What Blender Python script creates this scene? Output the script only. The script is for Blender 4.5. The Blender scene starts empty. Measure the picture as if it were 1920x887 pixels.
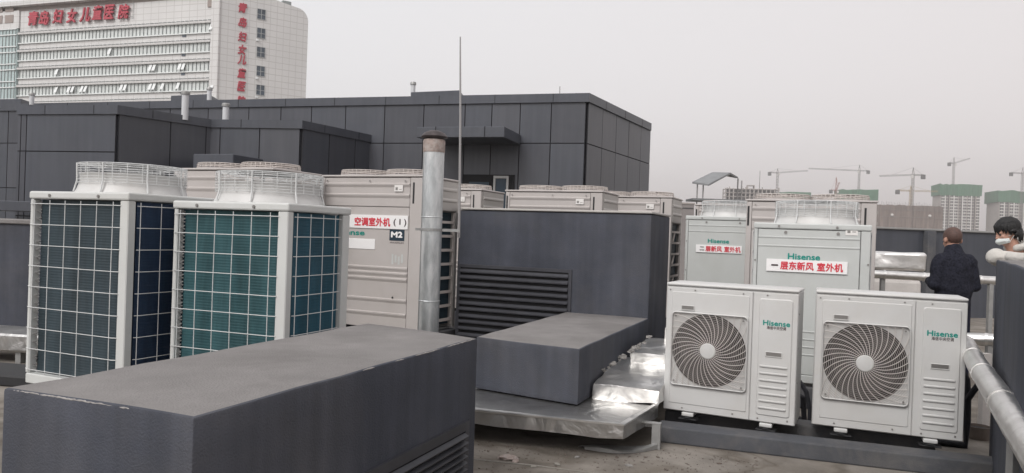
import bpy, bmesh, math, random
from mathutils import Vector, Matrix
random.seed(7)
sc = bpy.context.scene
COL = sc.collection
R = math.radians

# ------------------------------------------------------------------ camera
F_PX, ROLL, EYE = 1400.0, 0.035, 1.5
PITCH = 6.5 / 1400.0
cam_d = bpy.data.cameras.new('camera'); cam = bpy.data.objects.new('camera', cam_d); COL.objects.link(cam)
cam_d.sensor_fit = 'HORIZONTAL'; cam_d.sensor_width = 36.0; cam_d.lens = 36.0 * F_PX / 1920.0
cam_d.clip_start = 0.05; cam_d.clip_end = 12000
cam.matrix_world = Matrix.Translation((0, 0, EYE)) @ Matrix.Rotation(math.pi / 2 - PITCH, 4, 'X') @ Matrix.Rotation(ROLL, 4, 'Z')
sc.camera = cam

# ------------------------------------------------------------------ world + sun + exposure
SUN_EL, SUN_AZ = R(44), R(213)         # azimuth clockwise from +Y (behind the camera, to the left)
sun_dir = Vector((math.sin(SUN_AZ) * math.cos(SUN_EL), math.cos(SUN_AZ) * math.cos(SUN_EL), math.sin(SUN_EL)))
w = bpy.data.worlds.new('World'); sc.world = w; w.use_nodes = True
nt = w.node_tree; nt.nodes.clear()
out = nt.nodes.new('ShaderNodeOutputWorld')
sky = nt.nodes.new('ShaderNodeTexSky'); sky.sky_type = 'NISHITA'; sky.sun_disc = False
sky.sun_elevation = SUN_EL; sky.sun_rotation = SUN_AZ; sky.air_density = 1.0; sky.dust_density = 6.0; sky.ozone_density = 1.0
hs = nt.nodes.new('ShaderNodeHueSaturation'); hs.inputs['Saturation'].default_value = 0.15
nt.links.new(sky.outputs[0], hs.inputs['Color'])
b1 = nt.nodes.new('ShaderNodeBackground'); b1.inputs[1].default_value = 0.05
nt.links.new(hs.outputs[0], b1.inputs[0])
tc = nt.nodes.new('ShaderNodeTexCoord')
dp = nt.nodes.new('ShaderNodeVectorMath'); dp.operation = 'DOT_PRODUCT'
dp.inputs[1].default_value = (-0.62, 0.25, 0.74)
nt.links.new(tc.outputs['Generated'], dp.inputs[0])
rp = nt.nodes.new('ShaderNodeValToRGB')
rp.color_ramp.elements[0].position = 0.0; rp.color_ramp.elements[0].color = (0.63, 0.588, 0.585, 1)
rp.color_ramp.elements[1].position = 0.78; rp.color_ramp.elements[1].color = (0.70, 0.70, 0.715, 1)
nt.links.new(dp.outputs['Value'], rp.inputs[0])
b2 = nt.nodes.new('ShaderNodeBackground'); b2.inputs[1].default_value = 1.0
nt.links.new(rp.outputs[0], b2.inputs[0])
ad = nt.nodes.new('ShaderNodeAddShader')
nt.links.new(b1.outputs[0], ad.inputs[0]); nt.links.new(b2.outputs[0], ad.inputs[1])
nt.links.new(ad.outputs[0], out.inputs[0])
sl = bpy.data.lights.new('sun', 'SUN'); sl.energy = 1.5; sl.angle = R(26); sl.color = (1.0, 0.97, 0.935)
so = bpy.data.objects.new('sun', sl); COL.objects.link(so)
so.rotation_euler = (-sun_dir).to_track_quat('-Z', 'Y').to_euler(); so.location = (0, 0, 60)
sc.view_settings.view_transform = 'Standard'; sc.view_settings.look = 'None'
sc.view_settings.exposure = 0.09; sc.view_settings.gamma = 1.0; sc.view_settings.use_curve_mapping = False
sc.cycles.max_bounces = 6; sc.cycles.diffuse_bounces = 3; sc.cycles.glossy_bounces = 3
sc.cycles.volume_bounces = 0; sc.cycles.use_denoising = True; sc.cycles.use_adaptive_sampling = False; sc.render.filter_size = 1.1; sc.cycles.sample_clamp_indirect = 4.0

# ------------------------------------------------------------------ survey helpers (photo pixel -> place in the world)
def ray(px, py):
    a, b = px - 960.0, py - 443.5
    u = a * math.cos(ROLL) + b * math.sin(ROLL); v = -a * math.sin(ROLL) + b * math.cos(ROLL)
    x, zf = u / F_PX, -v / F_PX
    y = math.cos(PITCH) + zf * math.sin(PITCH); z = -math.sin(PITCH) + zf * math.cos(PITCH)
    return Vector((x / y, 1.0, z / y))
def at_y(px, py, Y):
    return ray(px, py) * Y + Vector((0, 0, EYE))
def at_z(px, py, Z):
    r = ray(px, py); return r * ((Z - EYE) / r.z) + Vector((0, 0, EYE))
def on_front(px, py, O, yaw):          # local (x, z) on the front plane of a thing at O turned by yaw degrees
    a = R(yaw); n = Vector((math.sin(a), math.cos(a), 0)); t = Vector((math.cos(a), -math.sin(a), 0))
    r = ray(px, py); e = Vector((0, 0, EYE)); k = (Vector(O) - e).dot(n) / r.dot(n)
    p = e + r * k - Vector(O); return p.dot(t), p.z

# ------------------------------------------------------------------ materials
def mat(name, col, rough=0.6, metal=0.0, var=0.0, vscale=3.0, bump=0.0, bscale=80.0, dirt_glint=None, dscale=1.2, damt=0.5, spec=0.5, stretch=None, streak=0.0):
    m = bpy.data.materials.new(name); m.use_nodes = True
    t = m.node_tree; bs = t.nodes['Principled BSDF']
    bs.inputs['Roughness'].default_value = rough; bs.inputs['Metallic'].default_value = metal
    bs.inputs['Specular IOR Level'].default_value = spec
    bs.inputs['Base Color'].default_value = (*col, 1)
    co = t.nodes.new('ShaderNodeNewGeometry').outputs['Position']
    if stretch:
        vm = t.nodes.new('ShaderNodeVectorMath'); vm.operation = 'MULTIPLY'; vm.inputs[1].default_value = stretch
        t.links.new(co, vm.inputs[0]); co = vm.outputs[0]
    last = None
    if var > 0:
        n = t.nodes.new('ShaderNodeTexNoise'); n.inputs['Scale'].default_value = vscale; n.inputs['Detail'].default_value = 6
        n.inputs['Roughness'].default_value = 0.65
        t.links.new(co, n.inputs['Vector'])
        r = t.nodes.new('ShaderNodeValToRGB')
        r.color_ramp.elements[0].position = 0.3; r.color_ramp.elements[1].position = 0.7
        r.color_ramp.elements[0].color = (*[c * (1 - var) for c in col], 1)
        r.color_ramp.elements[1].color = (*[min(1, c * (1 + var)) for c in col], 1)
        t.links.new(n.outputs['Fac'], r.inputs[0]); last = r.outputs[0]
        rr = t.nodes.new('ShaderNodeMapRange'); rr.inputs['To Min'].default_value = max(0.02, rough - 0.08); rr.inputs['To Max'].default_value = min(1, rough + 0.08)
        t.links.new(n.outputs['Fac'], rr.inputs['Value']); t.links.new(rr.outputs[0], bs.inputs['Roughness'])
    if dirt_glint:  # second tone: dirt, but on the galvanised steel also a painted highlight
        n2 = t.nodes.new('ShaderNodeTexNoise'); n2.inputs['Scale'].default_value = dscale; n2.inputs['Detail'].default_value = 8
        n2.inputs['Roughness'].default_value = 0.7; n2.inputs['Distortion'].default_value = 0.4
        t.links.new(co, n2.inputs['Vector'])
        r2 = t.nodes.new('ShaderNodeValToRGB'); r2.color_ramp.elements[0].position = 0.45; r2.color_ramp.elements[1].position = 0.72
        r2.color_ramp.elements[0].color = (0, 0, 0, 1); r2.color_ramp.elements[1].color = (damt, damt, damt, 1)
        t.links.new(n2.outputs['Fac'], r2.inputs[0])
        mx = t.nodes.new('ShaderNodeMix'); mx.data_type = 'RGBA'
        t.links.new(r2.outputs[0], mx.inputs[0])
        if last: t.links.new(last, mx.inputs[6])
        else: mx.inputs[6].default_value = (*col, 1)
        mx.inputs[7].default_value = (*dirt_glint, 1); last = mx.outputs[2]
    if streak:
        vm = t.nodes.new('ShaderNodeVectorMath'); vm.operation = 'MULTIPLY'; vm.inputs[1].default_value = (9, 9, .55)
        t.links.new(t.nodes.new('ShaderNodeNewGeometry').outputs['Position'], vm.inputs[0])
        n4 = t.nodes.new('ShaderNodeTexNoise'); n4.inputs['Scale'].default_value = 1.0; n4.inputs['Detail'].default_value = 5; t.links.new(vm.outputs[0], n4.inputs['Vector'])
        mr = t.nodes.new('ShaderNodeMapRange'); mr.inputs['From Min'].default_value = .3; mr.inputs['From Max'].default_value = .75; mr.inputs['To Min'].default_value = 1 - streak; mr.inputs['To Max'].default_value = 1 + streak
        t.links.new(n4.outputs['Fac'], mr.inputs['Value'])
        vs = t.nodes.new('ShaderNodeVectorMath'); vs.operation = 'SCALE'; t.links.new(last, vs.inputs[0]); t.links.new(mr.outputs[0], vs.inputs['Scale']); last = vs.outputs[0]
    if last: t.links.new(last, bs.inputs['Base Color'])
    if bump > 0:
        n3 = t.nodes.new('ShaderNodeTexNoise'); n3.inputs['Scale'].default_value = bscale; n3.inputs['Detail'].default_value = 4
        t.links.new(co, n3.inputs['Vector'])
        bp = t.nodes.new('ShaderNodeBump'); bp.inputs['Strength'].default_value = bump; bp.inputs['Distance'].default_value = 0.01
        t.links.new(n3.outputs['Fac'], bp.inputs['Height']); t.links.new(bp.outputs[0], bs.inputs['Normal'])
    return m

M = {}
M['render'] = mat('dark stucco', (0.064, 0.069, 0.086), 0.9, var=0.16, vscale=2.2, bump=0.4, bscale=130, dirt_glint=(0.11, 0.105, 0.105), dscale=0.9, damt=0.45, spec=0.2, streak=0.16)
M['dust'] = mat('dusty coping', (0.218, 0.207, 0.203), 0.95, var=0.14, vscale=2.0, bump=0.6, bscale=110, dirt_glint=(0.152, 0.143, 0.139), dscale=1.6, damt=0.75, spec=0.15)
M['panel'] = mat('grey cladding', (0.061, 0.066, 0.081), 0.36, var=0.10, vscale=0.8, bump=0.06, bscale=60, dirt_glint=(0.085, 0.087, 0.095), dscale=0.7, damt=0.35, spec=0.5, streak=0.10)
M['panel_light'] = mat('grey cladding', (0.068, 0.071, 0.085), 0.36, var=0.10, vscale=0.8, bump=0.06, bscale=60, dirt_glint=(0.085, 0.087, 0.095), dscale=0.7, damt=0.35, spec=0.5, streak=0.10)
M['panel_dark'] = mat('grey cladding', (0.056, 0.059, 0.072), 0.36, var=0.10, vscale=0.8, bump=0.06, bscale=60, dirt_glint=(0.085, 0.087, 0.095), dscale=0.7, damt=0.35, spec=0.5, streak=0.10)
M['joint'] = mat('joint seal', (0.012, 0.012, 0.016), 0.8)
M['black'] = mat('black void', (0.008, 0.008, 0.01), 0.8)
M['louver'] = mat('dark louver metal', (0.045, 0.046, 0.054), 0.5, var=0.2, vscale=6, spec=0.4)
M['white'] = mat('white enamel', (0.555, 0.552, 0.545), 0.42, var=0.035, vscale=3, dirt_glint=(0.47, 0.445, 0.41), dscale=2.5, damt=0.35, spec=0.4)
M['offwhite'] = mat('off white enamel', (0.56, 0.57, 0.56), 0.45, var=0.03, vscale=3, dirt_glint=(0.50, 0.49, 0.46), dscale=2.0, damt=0.4, spec=0.4)
M['pale'] = mat('pale grey enamel', (0.50, 0.515, 0.505), 0.5, var=0.03, vscale=3, dirt_glint=(0.43, 0.44, 0.42), dscale=2.2, damt=0.5, spec=0.35)
M['beige'] = mat('beige enamel', (0.46, 0.430, 0.417), 0.5, var=0.03, vscale=3, dirt_glint=(0.40, 0.365, 0.34), dscale=1.8, damt=0.45, spec=0.35)
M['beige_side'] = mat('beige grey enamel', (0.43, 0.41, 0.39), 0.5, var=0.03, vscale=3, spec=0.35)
M['wire'] = mat('white coated wire', (0.60, 0.61, 0.61), 0.45, var=0.06, vscale=20)
M['wire_beige'] = mat('beige coated wire', (0.56, 0.51, 0.48), 0.5, var=0.06, vscale=20)
M['grille'] = mat('fan grille wire', (0.50, 0.465, 0.445), 0.5, var=0.05, vscale=20)
M['fan'] = mat('fan plastic', (0.045, 0.04, 0.04), 0.5)
M['cavity'] = mat('fan cavity', (0.022, 0.017, 0.015), 0.7)
M['screw'] = mat('screw head', (0.28, 0.27, 0.26), 0.4, metal=0.7)
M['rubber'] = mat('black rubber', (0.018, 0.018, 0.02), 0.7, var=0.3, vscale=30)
M['insul'] = mat('black insulation', (0.02, 0.02, 0.025), 0.85, var=0.3, vscale=40, bump=0.3)
M['plinth'] = mat('grey plinth paint', (0.085, 0.088, 0.098), 0.85, var=0.15, vscale=3, bump=0.25, bscale=120, dirt_glint=(0.2, 0.185, 0.17), dscale=2.5, damt=0.5, spec=0.2)
M['plate'] = mat('white sign plate', (0.82, 0.81, 0.81), 0.35, var=0.02, vscale=5)
M['red'] = mat('red lettering', (0.62, 0.03, 0.055), 0.5)
M['redsign'] = mat('red channel letter', (0.42, 0.04, 0.065), 0.45, var=0.15, vscale=0.5)
M['ink'] = mat('dark lettering', (0.05, 0.03, 0.035), 0.5)
M['teal'] = mat('teal lettering', (0.0, 0.23, 0.19), 0.45)
M['navy'] = mat('navy badge', (0.012, 0.03, 0.05), 0.4)
M['sticker'] = mat('paper sticker', (0.72, 0.70, 0.68), 0.5)
M['foam'] = mat('foam crumbs', (0.22, 0.21, 0.20), 0.9, var=0.4, vscale=25, bump=0.5)
M['concrete'] = mat('weathered concrete', (0.25, 0.235, 0.21), 0.9, var=0.2, vscale=3, bump=0.4, bscale=60, dirt_glint=(0.13, 0.115, 0.10), dscale=1.8, damt=0.6, spec=0.2)
M['brown'] = mat('brown stained pot', (0.13, 0.105, 0.09), 0.85, var=0.3, vscale=10, bump=0.3)
M['rust'] = mat('weathered cap', (0.075, 0.062, 0.062), 0.55, metal=0.5, var=0.35, vscale=14)
M['rustband'] = mat('rusty band', (0.30, 0.24, 0.215), 0.7, metal=0.3, var=0.35, vscale=25, dirt_glint=(0.45, 0.42, 0.40), dscale=14, damt=0.8)
M['skin'] = mat('skin', (0.42, 0.235, 0.175), 0.5, var=0.08, vscale=25)
M['hair_black'] = mat('black hair', (0.005, 0.0045, 0.005), 0.55, var=0.4, vscale=60, bump=0.6, bscale=140)
M['hair_brown'] = mat('thinning hair', (0.085, 0.045, 0.036), 0.6, var=0.35, vscale=50, bump=0.5, bscale=160)
M['jacket'] = mat('dark tweed jacket', (0.018, 0.019, 0.028), 0.9, var=0.7, vscale=55, bump=0.5, bscale=120, spec=0.15)
M['trouser'] = mat('navy trousers', (0.012, 0.013, 0.026), 0.85, var=0.2, vscale=20, spec=0.2)
M['hoodie'] = mat('cream hoodie', (0.50, 0.48, 0.45), 0.9, var=0.10, vscale=14, bump=0.35, bscale=60, spec=0.2)
M['mask'] = mat('face mask', (0.60, 0.63, 0.62), 0.8, var=0.03, vscale=20)
M['eye'] = mat('eye', (0.03, 0.02, 0.02), 0.3)
M['steel'] = mat('galvanised bracket', (0.33, 0.33, 0.325), 0.5, metal=0.5, var=0.12, vscale=18)
M['vent'] = mat('white vent pipe', (0.55, 0.56, 0.58), 0.45, var=0.06, vscale=4)
M['insul_white'] = mat('white insulation jacket', (0.52, 0.49, 0.47), 0.8, var=0.08, vscale=4, bump=0.3, bscale=25)

def foil(name, base=0.72, rough=0.24, amp=0.6, sc_=5.0, tint=(1, 0.99, 0.97), dirty=0.3):
    m = mat(name, tuple(base * c for c in tint), rough, metal=1.0, var=0.10, vscale=4, dirt_glint=(0.36, 0.33, 0.31), dscale=3.0, damt=dirty)
    t = m.node_tree; bs = t.nodes['Principled BSDF']
    g = t.nodes.new('ShaderNodeNewGeometry')
    n = t.nodes.new('ShaderNodeTexNoise'); n.inputs['Scale'].default_value = sc_; n.inputs['Detail'].default_value = 3; n.inputs['Distortion'].default_value = 0.8
    t.links.new(g.outputs['Position'], n.inputs['Vector'])
    b = t.nodes.new('ShaderNodeBump'); b.inputs['Strength'].default_value = amp; b.inputs['Distance'].default_value = 0.05
    t.links.new(n.outputs['Fac'], b.inputs['Height']); t.links.new(b.outputs[0], bs.inputs['Normal'])
    return m
M['foil'] = foil('crumpled foil', 0.86, 0.32, 0.35, 4.0, dirty=0.12)
M['foil_pipe'] = foil('foil pipe jacket', 0.76, 0.34, 0.22, 7.0)
M['foil_dull'] = foil('dull foil', 0.58, 0.36, 0.4, 5.0, dirty=0.5)
M['galv'] = mat('galvanised steel', (0.52, 0.545, 0.555), 0.36, metal=0.7, var=0.2, vscale=7, dirt_glint=(0.80, 0.81, 0.81), dscale=5, damt=0.9, stretch=(2.5, 2.5, 0.6))  # pale second tone: white patches plus a highlight streak painted into the steel
M['rod'] = mat('lightning rod steel', (0.33, 0.32, 0.32), 0.5, metal=0.4)

def coil_mat(name, col, k):
    m = mat(name, col, 0.55, metal=0.15, var=0.35, vscale=2.0, spec=0.4, dirt_glint=tuple(c * 1.7 + 0.02 for c in col), dscale=2.2, damt=0.5, stretch=(3.0, 3.0, 0.5))
    t = m.node_tree; bs = t.nodes['Principled BSDF']
    g = t.nodes.new('ShaderNodeNewGeometry')
    wv = t.nodes.new('ShaderNodeTexWave'); wv.bands_direction = 'Z'; wv.inputs['Scale'].default_value = k; wv.inputs['Distortion'].default_value = 0.2
    t.links.new(g.outputs['Position'], wv.inputs['Vector'])
    b = t.nodes.new('ShaderNodeBump'); b.inputs['Strength'].default_value = 0.22; b.inputs['Distance'].default_value = 0.006
    t.links.new(wv.outputs['Fac'], b.inputs['Height']); t.links.new(b.outputs[0], bs.inputs['Normal'])
    return m
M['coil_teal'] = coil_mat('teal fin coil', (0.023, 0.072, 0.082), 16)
M['coil_grey'] = coil_mat('grey teal fin coil', (0.028, 0.044, 0.054), 16)  # greyer than its twin: view-angle reflection of the fins put into the colour
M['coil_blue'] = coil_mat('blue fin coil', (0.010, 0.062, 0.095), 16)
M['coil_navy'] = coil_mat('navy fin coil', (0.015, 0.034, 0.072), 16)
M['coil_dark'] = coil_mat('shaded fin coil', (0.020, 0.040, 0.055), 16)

# ------------------------------------------------------------------ mesh helpers
class MB:
    def __init__(s): s.bm = bmesh.new()
    def box(s, x0, x1, y0, y1, z0, z1, bev=0.0, seg=1, mi=0):
        r = bmesh.ops.create_cube(s.bm, size=1.0)
        vs = r['verts']
        for v in vs:
            v.co = Vector((x0 + (v.co.x + .5) * (x1 - x0), y0 + (v.co.y + .5) * (y1 - y0), z0 + (v.co.z + .5) * (z1 - z0)))
        fs = {f for v in vs for f in v.link_faces}
        for f in fs: f.material_index = mi
        if bev > 0:
            es = list({e for v in vs for e in v.link_edges})
            bmesh.ops.bevel(s.bm, geom=es, offset=bev, segments=seg, profile=0.5, affect='EDGES', clamp_overlap=True)
        return s
    def prism(s, pts, z0, z1, bev=0.0, seg=1, top_mi=None):
        b = [s.bm.verts.new((p[0], p[1], z0)) for p in pts]; t = [s.bm.verts.new((p[0], p[1], z1)) for p in pts]
        n = len(pts); fs = [s.bm.faces.new(list(reversed(b))), s.bm.faces.new(t)]
        for i in range(n): fs.append(s.bm.faces.new((b[i], b[(i + 1) % n], t[(i + 1) % n], t[i])))
        bmesh.ops.recalc_face_normals(s.bm, faces=fs)
        if top_mi is not None:
            for f in fs:
                if f.normal.z > 0.9: f.material_index = top_mi
        if bev > 0:
            es = list({e for f in fs for e in f.edges})
            bmesh.ops.bevel(s.bm, geom=es, offset=bev, segments=seg, profile=0.5, affect='EDGES', clamp_overlap=True)
        return s
    def tube(s, pts, r, n=8, closed=False, caps=True):
        pts = [Vector(p) for p in pts]; rings = []; N = len(pts); up = None
        for i, p in enumerate(pts):
            if closed: d = pts[(i + 1) % N] - pts[i - 1]
            else: d = pts[min(i + 1, N - 1)] - pts[max(i - 1, 0)]
            if d.length < 1e-9: d = Vector((0, 0, 1))
            d.normalize()
            if up is None:
                up = Vector((0, 0, 1)) if abs(d.z) < 0.9 else Vector((1, 0, 0))
            a = d.cross(up)
            if a.length < 1e-4: a = d.cross(Vector((0, 1, 0)))
            a.normalize(); b = a.cross(d).normalized(); up = b
            rr = r[i] if isinstance(r, (list, tuple)) else r
            rings.append([s.bm.verts.new(p + (a * math.cos(2 * math.pi * k / n) + b * math.sin(2 * math.pi * k / n)) * rr) for k in range(n)])
        m = N if closed else N - 1
        for i in range(m):
            A, B = rings[i], rings[(i + 1) % N]
            for k in range(n): s.bm.faces.new((A[k], A[(k + 1) % n], B[(k + 1) % n], B[k]))
        if caps and not closed and n > 2:
            s.bm.faces.new(list(reversed(rings[0]))); s.bm.faces.new(rings[-1])
        return s
    def ring(s, c, r, tr, seg=40, n=5, axis='z'):
        pts = []
        for k in range(seg):
            a = 2 * math.pi * k / seg
            q = (math.cos(a) * r, math.sin(a) * r)
            pts.append((c[0] + q[0], c[1] + q[1], c[2]) if axis == 'z' else (c[0] + q[0], c[1], c[2] + q[1]))
        return s.tube(pts, tr, n, closed=True)
    def lathe(s, prof, c=(0, 0, 0), seg=32, axis='z', cap0=False, cap1=False):
        rings = []
        for r, z in prof:
            row = []
            for k in range(seg):
                a = 2 * math.pi * k / seg
                if axis == 'z': row.append(s.bm.verts.new((c[0] + r * math.cos(a), c[1] + r * math.sin(a), c[2] + z)))
                else: row.append(s.bm.verts.new((c[0] + r * math.cos(a), c[1] + z, c[2] + r * math.sin(a))))
            rings.append(row)
        for A, B in zip(rings, rings[1:]):
            for k in range(seg): s.bm.faces.new((A[k], A[(k + 1) % seg], B[(k + 1) % seg], B[k]))
        if cap0: s.bm.faces.new(list(reversed(rings[0])))
        if cap1: s.bm.faces.new(rings[-1])
        return s
    def profile(s, prof, x0, x1, back):     # prof: (y, z) outline from bottom to top, extruded along x, closed to y = back
        pr = list(prof) + [(back, prof[-1][1]), (back, prof[0][1])]
        A = [s.bm.verts.new((x0, y, z)) for y, z in pr]; B = [s.bm.verts.new((x1, y, z)) for y, z in pr]
        n = len(pr)
        for i in range(n): s.bm.faces.new((A[i], A[(i + 1) % n], B[(i + 1) % n], B[i]))
        s.bm.faces.new(A); s.bm.faces.new(list(reversed(B)))
        return s
    def build(s, name, m, parent=None, smooth=False, xform=None):
        if xform: bmesh.ops.transform(s.bm, matrix=xform, verts=s.bm.verts)
        bmesh.ops.recalc_face_normals(s.bm, faces=s.bm.faces)
        me = bpy.data.meshes.new(name); s.bm.to_mesh(me); s.bm.free()
        for x in (m if isinstance(m, (list, tuple)) else [m]): me.materials.append(M[x] if isinstance(x, str) else x)
        if smooth:
            for p in me.polygons: p.use_smooth = True
        o = bpy.data.objects.new(name, me); COL.objects.link(o)
        if parent: o.parent = parent
        return o

def tag(o, label=None, cat=None, group=None, kind=None):
    if label: o['label'] = label
    if cat: o['category'] = cat
    if group: o['group'] = group
    if kind: o['kind'] = kind
    return o
def empty(name, loc, yaw=0.0):
    o = bpy.data.objects.new(name, None); COL.objects.link(o); o.location = loc; o.rotation_euler = (0, 0, -R(yaw)); o.empty_display_size = 0.1
    return o
def kids(o): return [c for c in COL.objects if c.parent == o]
def copy_tree(o, parent=None):
    c = o.copy(); COL.objects.link(c)
    if parent: c.parent = parent
    for ch in kids(o): copy_tree(ch, c)
    return c
def autosmooth(o, deg=35):
    me = o.data
    for p in me.polygons: p.use_smooth = True
    try: me.set_sharp_from_angle(angle=R(deg))
    except Exception: pass
    return o

def text_mesh(body, bold=0.0, depth=0.004, shear=0.0):
    cu = bpy.data.curves.new('lettering', 'FONT'); cu.body = body; cu.extrude = depth; cu.offset = bold; cu.shear = shear
    cu.align_x = 'CENTER'; cu.align_y = 'CENTER'; cu.resolution_u = 3
    o = bpy.data.objects.new('lettering', cu); COL.objects.link(o)
    dg = bpy.context.evaluated_depsgraph_get(); dg.update()
    me = bpy.data.meshes.new_from_object(o.evaluated_get(dg))
    bpy.data.objects.remove(o); bpy.data.curves.remove(cu)
    return me
def lettering(body, parent, cx, cz, width, height, m, y=-0.004, bold=0.0, depth=0.004, shear=0.0, name='lettering', rot=0.0):
    me = text_mesh(body, 0.0, 0.5, shear)
    if bold > 0:
        bb = bmesh.new(); bb.from_mesh(me); n0 = list(bb.verts) + list(bb.edges) + list(bb.faces)
        for dx_, dz_ in ((bold, 0), (bold * .5, bold * .8), (bold * .5, -bold * .4)):
            gg = bmesh.ops.duplicate(bb, geom=n0)['geom']
            for v in gg:
                if isinstance(v, bmesh.types.BMVert): v.co.x += dx_; v.co.y += dz_; v.co.z *= 1.01 + dz_ * .2 + dx_ * .1
        bb.to_mesh(me); bb.free()
    xs = [v.co.x for v in me.vertices]; ys = [v.co.y for v in me.vertices]
    if not xs: return None
    w0, h0 = max(xs) - min(xs), max(ys) - min(ys); mx, my = (max(xs) + min(xs)) / 2, (max(ys) + min(ys)) / 2
    sx = width / w0; sy = height / h0 if height else sx
    for v in me.vertices:
        x, z, d = (v.co.x - mx) * sx, (v.co.y - my) * sy, v.co.z
        if rot: x, z = x * math.cos(rot) - z * math.sin(rot), x * math.sin(rot) + z * math.cos(rot)
        v.co = (cx + x, y - d * depth, cz + z)
    me.flip_normals() if False else None
    me.materials.append(M[m])
    o = bpy.data.objects.new(name, me); COL.objects.link(o); o.parent = parent
    return o

# ------------------------------------------------------------------ ground, roof deck
g = MB(); g.box(-5000, 5000, -3000, 7000, -16.6, -16.0)
M['earth'] = mat('city ground', (0.16, 0.15, 0.13), 0.95, var=0.3, vscale=0.02, dirt_glint=(0.10, 0.11, 0.08), dscale=0.01, damt=0.7)
tag(g.build('ground', 'earth'), 'flat dusty ground of the city below the roof', 'ground', kind='structure')
M['deck'] = mat('roof screed', (0.235, 0.213, 0.19), 0.92, var=0.22, vscale=2.4, bump=0.5, bscale=45, dirt_glint=(0.105, 0.092, 0.080), dscale=1.3, damt=0.9, spec=0.25)
t = M['deck'].node_tree; bs_ = t.nodes['Principled BSDF']; src_ = bs_.inputs['Base Color'].links[0].from_socket
n_ = t.nodes.new('ShaderNodeTexNoise'); n_.inputs['Scale'].default_value = .75; n_.inputs['Detail'].default_value = 3; n_.inputs['Distortion'].default_value = .6
t.links.new(t.nodes.new('ShaderNodeNewGeometry').outputs['Position'], n_.inputs['Vector'])
r_ = t.nodes.new('ShaderNodeValToRGB'); cr_ = r_.color_ramp; cr_.elements[0].position = .44; cr_.elements[0].color = (1, 1, 1, 1); cr_.elements[1].position = .60; cr_.elements[1].color = (1, 1, 1, 1)
e_ = cr_.elements.new(.495); e_.color = (.55, .52, .48, 1); e_ = cr_.elements.new(.52); e_.color = (.82, .80, .77, 1)
t.links.new(n_.outputs['Fac'], r_.inputs[0]); m_ = t.nodes.new('ShaderNodeMix'); m_.data_type = 'RGBA'; m_.blend_type = 'MULTIPLY'; m_.inputs[0].default_value = .8
t.links.new(src_, m_.inputs[6]); t.links.new(r_.outputs[0], m_.inputs[7]); t.links.new(m_.outputs[2], bs_.inputs['Base Color'])
g = MB(); g.box(-30, 26, -8, 16.9, -0.5, 0.0)
tag(g.build('roof_floor', 'deck'), 'stained grey concrete roof deck', 'roof', kind='structure')
g = MB(); g.box(-29.9, 25.9, -7.9, 16.8, -16.0, -0.5)
tag(g.build('lower_storeys', 'render'), 'dark rendered storeys below the roof deck', 'building', kind='structure')

# ------------------------------------------------------------------ dark clad roof building
bld = empty('rooftop_building', (0, 17, 0))
tag(bld, 'dark grey panel clad building with stepped wings and a door canopy', 'building')
inv = Matrix.Translation((0, -17, 0))
def bpart(mb, name, m, parent=None):
    return mb.build(name, m, parent or bld, xform=inv)
def panel_wall(p0, p1, z0, z1, xf, zs, name='clad_wall', off=0.03):
    """one wall of flat panels divided by narrow recessed joints; xf = joint positions 0..1, zs = joint heights"""
    p0, p1 = Vector((p0[0], p0[1], 0)), Vector((p1[0], p1[1], 0)); d = p1 - p0
    n = Vector((d.y, -d.x, 0)).normalized()
    if n.dot(Vector((0, 0, 0)) - p0) < 0: n = -n
    mb = MB(); X = sorted(set([0.0] + list(xf) + [1.0])); Z = sorted(set([z0] + list(zs) + [z1]))
    V = [[mb.bm.verts.new(p0 + d * x + n * off + Vector((0, 0, z))) for x in X] for z in Z]
    fs = [mb.bm.faces.new((V[j][i], V[j][i + 1], V[j + 1][i + 1], V[j + 1][i])) for j in range(len(Z) - 1) for i in range(len(X) - 1)]
    bmesh.ops.recalc_face_normals(mb.bm, faces=fs)
    for f in fs:
        if f.normal.dot(n) < 0: f.normal_flip()
    r = bmesh.ops.inset_individual(mb.bm, faces=fs, thickness=0.016, depth=0.022)
    for f in mb.bm.faces: f.material_index = 1
    for f in fs: f.material_index = random.choice((0, 0, 2, 3))
    for f in fs:   # every panel sits a hair out of true, as fixed panels do
        k = random.uniform(-0.003, 0.003)
        for v in f.verts: v.co += n * k * random.uniform(0.3, 1)
    me_o = mb
    bm = me_o.bm
    bmesh.ops.transform(bm, matrix=inv, verts=bm.verts)
    me = bpy.data.meshes.new(name); bm.to_mesh(me); bm.free()
    me.materials.append(M['panel']); me.materials.append(M['joint']); me.materials.append(M['panel_light']); me.materials.append(M['panel_dark'])
    o = bpy.data.objects.new(name, me); COL.objects.link(o); o.parent = bld
    return o
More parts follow.
